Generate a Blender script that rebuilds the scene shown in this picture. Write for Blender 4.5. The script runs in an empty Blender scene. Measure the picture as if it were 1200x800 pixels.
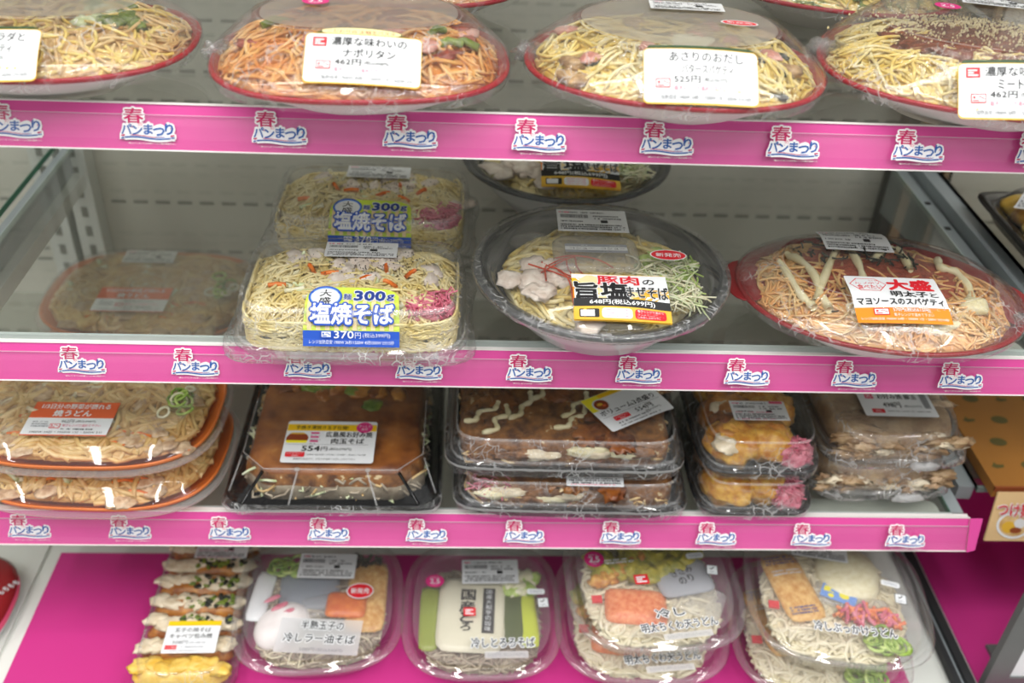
import bpy, math, random
import numpy as np
from mathutils import Vector, Matrix, noise
from mathutils.bvhtree import BVHTree

S = bpy.context.scene
COL = S.collection
PI = math.pi
rnd = random.Random(7)

# ------------------------------------------------------------------ camera, world, lights, exposure
CAM = Vector((0.0, -0.66, 1.45))
PITCH, YAW, ROLL = math.radians(35.33), math.radians(3.51), math.radians(3.03)
fw = Vector((math.sin(YAW)*math.cos(PITCH), math.cos(YAW)*math.cos(PITCH), -math.sin(PITCH)))
r0 = Vector((math.cos(YAW), -math.sin(YAW), 0))
u0 = r0.cross(fw)
rt = r0*math.cos(ROLL) + u0*math.sin(ROLL)
up = -r0*math.sin(ROLL) + u0*math.cos(ROLL)
cd = bpy.data.cameras.new('camera')
cam = bpy.data.objects.new('camera', cd)
COL.objects.link(cam)
cam.matrix_world = Matrix(((rt.x, up.x, -fw.x, CAM.x), (rt.y, up.y, -fw.y, CAM.y), (rt.z, up.z, -fw.z, CAM.z), (0, 0, 0, 1)))
cd.sensor_width = 36.0
cd.lens = 35.01
cd.clip_start = 0.02
cd.dof.use_dof = True
cd.dof.focus_distance = 0.78
cd.dof.aperture_fstop = 4.0
S.camera = cam

W = bpy.data.worlds.new('world')
S.world = W
W.use_nodes = True
_nt = W.node_tree
_bg = _nt.nodes['Background']
_tc = _nt.nodes.new('ShaderNodeTexCoord')
_sp = _nt.nodes.new('ShaderNodeSeparateXYZ')
_rp = _nt.nodes.new('ShaderNodeValToRGB')                # dim aisle at eye level, bright store ceiling above
_nt.links.new(_tc.outputs['Generated'], _sp.inputs[0])
_nt.links.new(_sp.outputs[2], _rp.inputs[0])
_e = _rp.color_ramp.elements
_e[0].position, _e[0].color = 0.0, (0.10, 0.10, 0.10, 1)
_e[1].position, _e[1].color = 0.75, (1.15, 1.17, 1.16, 1)
_x = _e.new(0.25)
_x.color = (0.42, 0.42, 0.42, 1)
_nt.links.new(_rp.outputs[0], _bg.inputs[0])
_bg.inputs[1].default_value = 1.08


def area(name, loc, sx, sy, power, rot=(0, 0, 0), col=(1, 0.985, 0.96)):
    l = bpy.data.lights.new(name, 'AREA')
    l.shape = 'RECTANGLE'
    l.size, l.size_y, l.energy, l.color = sx, sy, power, col
    o = bpy.data.objects.new(name, l)
    COL.objects.link(o)
    o.location, o.rotation_euler = loc, rot
    return o


for lx in (-1.75, -0.95, -0.15, 0.65, 1.45):                       # store ceiling tubes running away from the case
    area('ceiling_tube_light', (lx, -0.62, 2.62), 0.06, 1.5, 12)
area('canopy_tube_light', (0.05, -0.115, 1.69), 1.8, 0.03, 2.2, (math.radians(8), 0, 0), (1, 0.99, 0.95))

S.view_settings.view_transform = 'Standard'
S.view_settings.look = 'None'
S.view_settings.exposure = 0.16
S.view_settings.gamma = 1.0
S.view_settings.use_curve_mapping = False
try:
    S.cycles.transparent_max_bounces = 40
    S.cycles.max_bounces = 10
    S.cycles.use_denoising = True
    S.cycles.caustics_reflective = False
    S.cycles.caustics_refractive = False
    S.cycles.sample_clamp_indirect = 6.0
except Exception:
    pass


# ------------------------------------------------------------------ materials
def lin(h):
    h = h.lstrip('#')
    v = [int(h[i:i+2], 16)/255 for i in (0, 2, 4)]
    return tuple((c/12.92 if c <= 0.04045 else ((c+0.055)/1.055)**2.4) for c in v) + (1,)


MATS = {}


def plain(name, col, rough=0.5, spec=0.5, metal=0.0, var=0.0, scale=40, bump=0.0):
    m = bpy.data.materials.new(name)
    m.use_nodes = True
    nt = m.node_tree
    b = nt.nodes['Principled BSDF']
    b.inputs['Roughness'].default_value = rough
    b.inputs['Specular IOR Level'].default_value = spec
    b.inputs['Metallic'].default_value = metal
    c = lin(col)
    tc = nt.nodes.new('ShaderNodeTexCoord')
    nz = nt.nodes.new('ShaderNodeTexNoise')
    nz.inputs['Scale'].default_value = scale
    nz.inputs['Detail'].default_value = 4
    nt.links.new(tc.outputs['Object'], nz.inputs['Vector'])
    rp = nt.nodes.new('ShaderNodeValToRGB')
    rp.color_ramp.elements[0].position, rp.color_ramp.elements[1].position = 0.3, 0.7
    k = max(var, 0.015)
    rp.color_ramp.elements[0].color = tuple(x*(1-k) for x in c[:3]) + (1,)
    rp.color_ramp.elements[1].color = tuple(min(1, x*(1+k)) for x in c[:3]) + (1,)
    nt.links.new(nz.outputs['Fac'], rp.inputs[0])
    nt.links.new(rp.outputs[0], b.inputs['Base Color'])
    if bump:
        bp = nt.nodes.new('ShaderNodeBump')
        bp.inputs['Strength'].default_value = bump
        bp.inputs['Distance'].default_value = 0.002
        nt.links.new(nz.outputs['Fac'], bp.inputs['Height'])
        nt.links.new(bp.outputs[0], b.inputs['Normal'])
    MATS[name] = m
    return m


def food(name, c1, c2, scale=120, rough=0.32, bump=0.35, c3=None, c3pos=0.74):
    m = bpy.data.materials.new(name)
    m.use_nodes = True
    nt = m.node_tree
    b = nt.nodes['Principled BSDF']
    b.inputs['Roughness'].default_value = rough
    b.inputs['Specular IOR Level'].default_value = 0.5
    tc = nt.nodes.new('ShaderNodeTexCoord')
    nz = nt.nodes.new('ShaderNodeTexNoise')
    nz.inputs['Scale'].default_value = scale
    nz.inputs['Detail'].default_value = 5
    nz.inputs['Roughness'].default_value = 0.6
    nt.links.new(tc.outputs['Object'], nz.inputs['Vector'])
    rp = nt.nodes.new('ShaderNodeValToRGB')
    e = rp.color_ramp.elements
    e[0].position, e[1].position = 0.36, 0.64
    e[0].color, e[1].color = lin(c1), lin(c2)
    if c3:
        x = e.new(c3pos)
        x.color = lin(c3)
    nt.links.new(nz.outputs['Fac'], rp.inputs[0])
    nt.links.new(rp.outputs[0], b.inputs['Base Color'])
    bp = nt.nodes.new('ShaderNodeBump')
    bp.inputs['Strength'].default_value = bump
    bp.inputs['Distance'].default_value = 0.0015
    nt.links.new(nz.outputs['Fac'], bp.inputs['Height'])
    nt.links.new(bp.outputs[0], b.inputs['Normal'])
    MATS[name] = m
    return m


def clear(name, tint=(1, 1, 1), haze=0.0, crease=0.0, hazecol=(0.8, 0.8, 0.78), rough=0.04, bump=0.0, scale=60, ior=1.45, gain=1.0):
    """thin clear plastic or glass: what is behind shows through, with a fresnel reflection and a little haze"""
    m = bpy.data.materials.new(name)
    m.use_nodes = True
    nt = m.node_tree
    nt.nodes.remove(nt.nodes['Principled BSDF'])
    out = nt.nodes['Material Output']
    tr = nt.nodes.new('ShaderNodeBsdfTransparent')
    tr.inputs[0].default_value = (*tint, 1)
    gl = nt.nodes.new('ShaderNodeBsdfGlossy')
    gl.inputs['Roughness'].default_value = rough
    lw = nt.nodes.new('ShaderNodeLayerWeight')      # facing is the same from both sides of a thin sheet
    lw.inputs['Blend'].default_value = 0.5
    pw = nt.nodes.new('ShaderNodeMath')
    pw.operation = 'POWER'
    pw.inputs[1].default_value = 4.0
    nt.links.new(lw.outputs['Facing'], pw.inputs[0])
    fr = nt.nodes.new('ShaderNodeMath')
    fr.operation = 'MULTIPLY_ADD'
    fr.use_clamp = True
    fr.inputs[1].default_value = 0.75*gain
    fr.inputs[2].default_value = 0.05*gain
    nt.links.new(pw.outputs[0], fr.inputs[0])
    mx = nt.nodes.new('ShaderNodeMixShader')
    src = fr.outputs[0]
    base = tr.outputs[0]
    if haze > 0:
        df = nt.nodes.new('ShaderNodeBsdfDiffuse')
        df.inputs[0].default_value = (*hazecol, 1)
        tl = nt.nodes.new('ShaderNodeBsdfTranslucent')
        tl.inputs[0].default_value = (*hazecol, 1)
        m2 = nt.nodes.new('ShaderNodeMixShader')
        m2.inputs[0].default_value = 0.4
        nt.links.new(df.outputs[0], m2.inputs[1])
        nt.links.new(tl.outputs[0], m2.inputs[2])
        m3 = nt.nodes.new('ShaderNodeMixShader')
        m3.inputs[0].default_value = haze
        if crease:                                        # whitish crease lines put the sparkle of creased film into its haze
            tcc = nt.nodes.new('ShaderNodeTexCoord')
            dn = nt.nodes.new('ShaderNodeTexNoise')
            dn.inputs['Scale'].default_value = 45
            nt.links.new(tcc.outputs['Object'], dn.inputs['Vector'])
            ad = nt.nodes.new('ShaderNodeMixRGB')
            ad.blend_type = 'ADD'
            ad.inputs[0].default_value = 0.03
            nt.links.new(tcc.outputs['Object'], ad.inputs[1])
            nt.links.new(dn.outputs['Color'], ad.inputs[2])
            vo = nt.nodes.new('ShaderNodeTexVoronoi')
            vo.feature = 'DISTANCE_TO_EDGE'
            vo.inputs['Scale'].default_value = 95
            nt.links.new(ad.outputs[0], vo.inputs['Vector'])
            r1 = nt.nodes.new('ShaderNodeValToRGB')
            r1.color_ramp.elements[0].position, r1.color_ramp.elements[0].color = 0.0, (1, 1, 1, 1)
            r1.color_ramp.elements[1].position, r1.color_ramp.elements[1].color = 0.08, (0, 0, 0, 1)
            nt.links.new(vo.outputs['Distance'], r1.inputs[0])
            n2 = nt.nodes.new('ShaderNodeTexNoise')
            n2.inputs['Scale'].default_value = 38
            nt.links.new(tcc.outputs['Object'], n2.inputs['Vector'])
            r2 = nt.nodes.new('ShaderNodeValToRGB')
            r2.color_ramp.elements[0].position, r2.color_ramp.elements[1].position = 0.42, 0.62
            nt.links.new(n2.outputs['Fac'], r2.inputs[0])
            mu = nt.nodes.new('ShaderNodeMath')
            mu.operation = 'MULTIPLY'
            nt.links.new(r1.outputs[0], mu.inputs[0])
            nt.links.new(r2.outputs[0], mu.inputs[1])
            ma = nt.nodes.new('ShaderNodeMath')
            ma.operation = 'MULTIPLY_ADD'
            ma.inputs[1].default_value = crease
            ma.inputs[2].default_value = haze
            nt.links.new(mu.outputs[0], ma.inputs[0])
            nt.links.new(ma.outputs[0], m3.inputs[0])
        nt.links.new(tr.outputs[0], m3.inputs[1])
        nt.links.new(m2.outputs[0], m3.inputs[2])
        base = m3.outputs[0]
    nt.links.new(src, mx.inputs[0])
    nt.links.new(base, mx.inputs[1])
    nt.links.new(gl.outputs[0], mx.inputs[2])
    nt.links.new(mx.outputs[0], out.inputs[0])
    if bump:
        tc = nt.nodes.new('ShaderNodeTexCoord')
        nz = nt.nodes.new('ShaderNodeTexNoise')
        nz.inputs['Scale'].default_value = scale
        nz.inputs['Detail'].default_value = 3
        nz.inputs['Distortion'].default_value = 1.0
        nt.links.new(tc.outputs['Object'], nz.inputs['Vector'])
        bp = nt.nodes.new('ShaderNodeBump')
        bp.inputs['Strength'].default_value = bump
        bp.inputs['Distance'].default_value = 0.002
        nt.links.new(nz.outputs['Fac'], bp.inputs['Height'])
        nt.links.new(bp.outputs[0], gl.inputs['Normal'])
        nt.links.new(bp.outputs[0], lw.inputs['Normal'])
    MATS[name] = m
    return m


plain('case_white', 'DADCD6', 0.45)
plain('panel_grey', 'D8D6CC', 0.4, var=0.03, scale=6)
plain('slot_dark', '83847D', 0.7)
plain('bracket_grey', '9BA3A6', 0.4, metal=0.1)
plain('bracket_white', 'DDE0DC', 0.4)
plain('post_dark', '22211F', 0.5)
plain('post_bronze', '9C8468', 0.35, metal=0.4)
plain('rail_white', 'EDE6E4', 0.35)
plain('rail_pink', 'DC4C9C', 0.45, var=0.02)
plain('deck_pink', 'C42F82', 0.5, var=0.02, scale=8)
plain('logo_blue', '1D5AA8', 0.5)
plain('logo_magenta', 'C2185E', 0.5)
plain('logo_white', 'F7F5F6', 0.5)
plain('logo_lightblue', 'A9C3E4', 0.5)
plain('floor_tile', 'B9B8B2', 0.3, var=0.04, scale=3)
plain('paper', 'E6E8EA', 0.5)
plain('paper_grey', 'DDDEDF', 0.55)
plain('ink', '1E1E20', 0.6)
plain('ink_soft', '55565A', 0.6)
plain('ink_pale', '9A9CA2', 0.6)
plain('print_red', 'D8202E', 0.5)
plain('print_pinkred', 'E0567A', 0.5)
plain('print_orange', 'F08A1E', 0.5)
plain('print_salmon', 'E0653A', 0.5)
plain('print_yellow', 'F2C40F', 0.5)
plain('print_lemon', 'F3E62E', 0.5)
plain('print_green', '2E4A2A', 0.5)
plain('print_lime', 'CBE04A', 0.5)
plain('print_blue', '2455BE', 0.5)
plain('print_sky', '6E9BE0', 0.5)
plain('print_navy', '24408C', 0.5)
plain('print_magenta', 'D8327E', 0.5)
plain('print_brown', '8A3B1C', 0.5)
plain('print_gold', 'E0B13A', 0.5)
plain('print_cream', 'F3DDA6', 0.5)
plain('tray_white', 'DEDCD8', 0.35)
plain('tray_red', 'A31E2C', 0.25)
plain('tray_maroon', '8A2226', 0.25)
plain('tray_orange', 'D9722A', 0.25)
plain('tray_black', '0C0C0E', 0.22)
plain('bowl_grey', 'C9CACA', 0.18)
plain('bowl_rim', '3E4042', 0.22)
plain('card_ochre', 'A66E2C', 0.55, var=0.06, scale=12)
plain('card_leaf', '5F5526', 0.55)
plain('card_beige', 'E0BE8C', 0.5)
plain('card_brown', '8F4620', 0.5)
plain('frame_grey', '5E605F', 0.45, var=0.03)
plain('rubber_black', '242527', 0.6)

food('noodle_napolitan', 'C9772E', 'E8B065', 60)
food('noodle_yellow', 'DDBB52', 'F0DC94', 60)
food('noodle_pale', 'D9C378', 'F0E3B4', 60)
food('noodle_tan', 'C79A5C', 'E6CB96', 60)
food('noodle_orange', 'D9964E', 'F0C98E', 60)
food('noodle_udon_brown', 'B98A4A', 'E2C486', 50)
food('noodle_udon_white', 'D6CBAA', 'ECE3C8', 50)
food('noodle_soba', '8E7F6C', 'BDB09A', 70)
food('noodle_mix', 'D6BE72', 'EFE2B4', 60)
food('sauce_red', '6E1F14', 'A4442A', 150)
food('sauce_brown', '5A2C14', '9A5A2C', 90, c3='B9813F')
food('meat_sauce', '5E2A1A', '8E4A30', 220, bump=0.9)
food('cheese_powder', 'D8C994', 'EADFB8', 300, rough=0.6)
food('ham_pink', 'C97F70', 'E3AFA2', 80)
food('pork_pale', 'D2C0B2', 'EEE3D8', 120, bump=0.5)
food('pork_brown', 'A98462', 'D8BE9C', 140, bump=0.5)
food('pepper_green', '4E6A22', '8A9A3C', 90)
food('leaf_green', '5A7E24', '9CB848', 120)
food('onion_green', '8DB23A', 'CFE08A', 90)
food('cabbage_pale', 'C9D69A', 'EEF2D6', 90)
food('broccoli', '58702C', '8A9A44', 260, bump=0.9)
food('nori_black', '1A1F1A', '2E342A', 120, rough=0.5)
food('carrot', 'D9601C', 'F08A3C', 90)
food('ginger_pink', 'C4506C', 'E695A4', 120)
food('chilli_thread', 'B8321A', 'E0562C', 80)
food('mayonnaise', 'E6D9A8', 'F4ECC8', 60, rough=0.25, bump=0.1)
food('batter_white', 'D8C5A4', 'EFE2C8', 100, bump=0.6)
food('okonomi_brown', '8E4F1E', 'C98A3E', 70, bump=0.7, c3='E0B468')
food('okonomi_top', '6A3414', 'A5642A', 34, bump=0.5, c3='C08A48')
food('okonomi_mix', '54301A', 'A06A34', 85, bump=0.9, c3='DCC79C', c3pos=0.67)
food('tama_mix', '8A6A4C', 'B79A74', 60, bump=0.9, c3='E0D2B4')
plain('sachet_olive', '8E9A36', 0.3)
plain('sachet_moss', '4F5A2E', 0.3)
plain('sachet_lime', 'C2CC3A', 0.3)
plain('sachet_cream', 'E2DCC4', 0.35)
plain('sachet_grey', '8C939C', 0.3)
food('fried_gold', 'B9711E', 'E2B04C', 110, bump=0.9)
food('tempura_green', '8A8A22', 'C9B83A', 110, bump=1.0, c3='E0D468')
food('roe_orange', 'D86A38', 'EE9A66', 220, bump=0.5)
food('roe_sauce', '7E2E22', 'B45A42', 200, bump=0.6)
food('egg_white', 'EEE6E4', 'FAF4F2', 60, rough=0.3, bump=0.05)
food('egg_yellow', 'E0B03A', 'F2D070', 80)
food('bonito', 'C98A3A', 'EBC078', 160, bump=0.8)
food('radish_cream', 'DDD2A8', 'EDE6C6', 200, bump=0.3)
food('pepper_speck', '2A2622', '4A4038', 120, rough=0.6)
food('clam_brown', '8E6A48', 'C9A678', 120)
food('sachet_orange', 'C9561A', 'E07A2C', 90)
food('onion_cream', 'E2DCB4', 'F4F0D8', 90)

clear('lid_clear', haze=0.015)
clear('lid_fogged', haze=0.55, hazecol=(0.50, 0.48, 0.44), rough=0.12)  # condensation fog, plus the wall's grey reflection put into the haze colour
clear('lid_hazed', haze=0.16, hazecol=(0.7, 0.7, 0.68), rough=0.08)
clear('lid_smoke', tint=(0.93, 0.93, 0.92), haze=0.05, rough=0.05)
clear('film', haze=0.025, crease=0.5, hazecol=(0.9, 0.9, 0.9), rough=0.05, bump=0.9, scale=130)
clear('film_seam', haze=0.10, crease=0.7, hazecol=(0.9, 0.9, 0.9), rough=0.08, bump=1.0, scale=220)
clear('lid_glint_lip', haze=0.24, hazecol=(0.92, 0.92, 0.92), rough=0.08)  # whitish haze paints highlights on lid edges; also the pale udon lip
clear('film_white', haze=0.38, hazecol=(0.9, 0.9, 0.9), rough=0.15, bump=0.9, scale=160)  # white haze paints the bright line on film rims; also whitens film knots
clear('glass', tint=(0.92, 0.93, 0.91), haze=0.06, hazecol=(0.60, 0.60, 0.55), rough=0.03, ior=1.5)
clear('glass_edge', tint=(0.25, 0.5, 0.38), haze=0.5, hazecol=(0.16, 0.36, 0.26), rough=0.1)
clear('glass_edge_pale', tint=(0.8, 0.9, 0.86), haze=0.6, hazecol=(0.86, 0.94, 0.92), rough=0.1)
clear('cover_clear', haze=0.05, hazecol=(0.95, 0.9, 0.93), rough=0.18, gain=1.2)
clear('cover_edge', haze=0.45, hazecol=(0.97, 0.9, 0.94), rough=0.2)
clear('tray_clear', haze=0.07, hazecol=(0.9, 0.88, 0.88), rough=0.06, bump=0.2, scale=30)
clear('lid_cold', haze=0.15, hazecol=(0.80, 0.76, 0.77), rough=0.06)  # hazy lid, with a pinkish reflection put into the haze colour
clear('print_clear', haze=0.6, hazecol=(0.93, 0.95, 0.97), rough=0.2)
clear('sachet_film', haze=0.22, hazecol=(0.85, 0.85, 0.86), rough=0.1, bump=0.5, scale=120)


def M(n):
    return MATS[n]


# ------------------------------------------------------------------ mesh builder
class MB:
    def __init__(s):
        s.v, s.f, s.m, s.sm, s.mats, s.cuts = [], [], [], [], [], []

    def mi(s, mat):
        if mat not in s.mats:
            s.mats.append(mat)
        return s.mats.index(mat)

    def add(s, verts, faces, mat, smooth=True):
        o = len(s.v)
        s.v.extend([tuple(map(float, q)) for q in verts])
        k = s.mi(mat)
        for fc in faces:
            s.f.append(tuple(i+o for i in fc))
            s.m.append(k)
            s.sm.append(smooth)

    def box(s, x0, y0, z0, x1, y1, z1, mat):
        v = [(x, y, z) for z in (z0, z1) for y in (y0, y1) for x in (x0, x1)]
        s.add(v, [(0, 2, 3, 1), (4, 5, 7, 6), (0, 1, 5, 4), (2, 6, 7, 3), (0, 4, 6, 2), (1, 3, 7, 5)], mat, False)

    def prism(s, prof, x0, x1, mat):
        """profile of (y, z) points swept along x"""
        n = len(prof)
        v = [(x0, y, z) for y, z in prof] + [(x1, y, z) for y, z in prof]
        f = [(i, (i+1) % n, n+(i+1) % n, n+i) for i in range(n)]
        f += [tuple(range(n-1, -1, -1)), tuple(range(n, 2*n))]
        s.add(v, f, mat, False)

    def loft(s, rings, mats, cap0=None, cap1=None, smooth=True):
        n = len(rings[0])
        v = [p for r in rings for p in r]
        o = len(s.v)
        s.v.extend([tuple(map(float, q)) for q in v])
        for i in range(len(rings)-1):
            k = s.mi(mats[i] if isinstance(mats, (list, tuple)) else mats)
            for j in range(n):
                a, b = o+i*n+j, o+i*n+(j+1) % n
                s.f.append((a, b, b+n, a+n))
                s.m.append(k)
                s.sm.append(smooth)
        if cap0:
            s.f.append(tuple(o+j for j in range(n-1, -1, -1)))
            s.m.append(s.mi(cap0))
            s.sm.append(False)
        if cap1:
            t = o+(len(rings)-1)*n
            s.f.append(tuple(t+j for j in range(n)))
            s.m.append(s.mi(cap1))
            s.sm.append(False)

    def tube(s, pts, r, mat, sides=5):
        s.cuts.append((len(s.v), len(s.f)))
        P = np.array(pts, float)
        n = len(P)
        T = np.gradient(P, axis=0)
        T /= np.linalg.norm(T, axis=1)[:, None]+1e-12
        U = np.cross(T, np.array([0.03, 0.02, 1.0]))
        U /= np.linalg.norm(U, axis=1)[:, None]+1e-12
        V = np.cross(T, U)
        R = r if hasattr(r, '__len__') else [r]*n
        R = np.array(R)[:, None]
        rings = []
        for k in range(sides):
            a = 2*PI*k/sides
            rings.append(P+R*(math.cos(a)*U+math.sin(a)*V))
        X = np.stack(rings, 1)
        o = len(s.v)
        s.v.extend(map(tuple, X.reshape(-1, 3).tolist()))
        k0 = s.mi(mat)
        for i in range(n-1):
            for j in range(sides):
                a, b = o+i*sides+j, o+i*sides+(j+1) % sides
                s.f.append((a, b, b+sides, a+sides))
        s.f.append(tuple(o+j for j in range(sides)))
        s.f.append(tuple(o+(n-1)*sides+j for j in range(sides-1, -1, -1)))
        q = (n-1)*sides+2
        s.m.extend([k0]*q)
        s.sm.extend([True]*q)

    def lump(s, c, rx, ry, rz, mat, seed=0, rough=0.25, rot=0.0, nu=14, nv=9, freq=1.6, tilt=0.0):
        s.cuts.append((len(s.v), len(s.f)))
        verts, faces = [], []
        sv = Vector((seed*3.1, seed*1.7, seed*0.9))
        cr, sr = math.cos(rot), math.sin(rot)
        ct, st = math.cos(tilt), math.sin(tilt)
        for i in range(nv+1):
            ph = PI*i/nv
            for j in range(nu):
                th = 2*PI*j/nu
                d = Vector((math.sin(ph)*math.cos(th), math.sin(ph)*math.sin(th), math.cos(ph)))
                q = 1+rough*(noise.noise(d*freq+sv)+0.5*noise.noise(d*freq*2.7+sv))
                x, y, z = d.x*rx*q, d.y*ry*q, d.z*rz*q
                x, z = x*ct+z*st, -x*st+z*ct
                verts.append((c[0]+x*cr-y*sr, c[1]+x*sr+y*cr, c[2]+z))
        for i in range(nv):
            for j in range(nu):
                a, b = i*nu+j, i*nu+(j+1) % nu
                faces.append((a, a+nu, b+nu, b))
        s.add(verts, faces, mat)

    def build(s, name, parent=None):
        me = bpy.data.meshes.new(name)
        me.from_pydata(s.v, [], s.f)
        for m in s.mats:
            me.materials.append(M(m))
        me.polygons.foreach_set('material_index', s.m)
        me.polygons.foreach_set('use_smooth', s.sm)
        me.update()
        o = bpy.data.objects.new(name, me)
        COL.objects.link(o)
        if parent is not None:
            o.parent = parent
        return o

    def pieces(s, name, parent):
        """every lump or strip becomes a part of its own"""
        out = []
        cuts = s.cuts+[(len(s.v), len(s.f))]
        for (v0, f0), (v1, f1) in zip(cuts[:-1], cuts[1:]):
            q = MB()
            q.mats = s.mats
            q.v = s.v[v0:v1]
            q.f = [tuple(i-v0 for i in f) for f in s.f[f0:f1]]
            q.m, q.sm = s.m[f0:f1], s.sm[f0:f1]
            used = sorted(set(q.m))
            q.mats = [s.mats[i] for i in used]
            q.m = [used.index(i) for i in q.m]
            out.append(q.build(name, parent))
        return out

    def bvh(s):
        return BVHTree.FromPolygons([Vector(q) for q in s.v], s.f)


def sup(a, b, n, z, N=96, cx=0, cy=0):
    out = []
    for i in range(N):
        t = 2*PI*(i+0.5)/N
        c, d = math.cos(t), math.sin(t)
        # even spacing by angle for any exponent
        r = (abs(c/a)**n+abs(d/b)**n)**(-1.0/n)
        out.append((cx+r*c, cy+r*d, z))
    return out


def chamf(a, b, c, z, N=96):
    """chamfered rectangle sampled by angle"""
    out = []
    for i in range(N):
        t = 2*PI*(i+0.5)/N
        x, y = math.cos(t), math.sin(t)
        r = min(a/max(abs(x), 1e-9), b/max(abs(y), 1e-9), (a+b-c)/(abs(x)+abs(y)))
        out.append((r*x, r*y, z))
    return out


def rho(x, y, a, b, n):
    return (abs(x/a)**n+abs(y/b)**n)**(1.0/n)


# ------------------------------------------------------------------ object helpers
def thing(name, label, cat, loc, rz=0.0, group=None):
    o = bpy.data.objects.new(name, None)
    COL.objects.link(o)
    o.empty_display_size = 0.02
    o.location = loc
    o.rotation_euler = (0, 0, rz)
    o['label'] = label
    o['category'] = cat
    if group:
        o['group'] = group
    return o


def structure(o):
    o['kind'] = 'structure'
    return o


# ------------------------------------------------------------------ lettering
GC = {}


def glyph(s, off=0.0):
    key = (s, round(off, 4))
    if key not in GC:
        c = bpy.data.curves.new('lettering', 'FONT')
        c.body = s
        c.size = 1.0
        c.resolution_u = 2
        c.offset = off
        c.fill_mode = 'FRONT'
        o = bpy.data.objects.new('lettering', c)
        me = bpy.data.meshes.new_from_object(o)
        v = np.array([(q.co.x, q.co.y) for q in me.vertices]) if len(me.vertices) else np.zeros((0, 2))
        f = [tuple(p.vertices) for p in me.polygons]
        GC[key] = (v, f)
        bpy.data.objects.remove(o)
        bpy.data.curves.remove(c)
        bpy.data.meshes.remove(me)
    return GC[key]


OUTW, BOLDW = 0.85, 1.0


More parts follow.
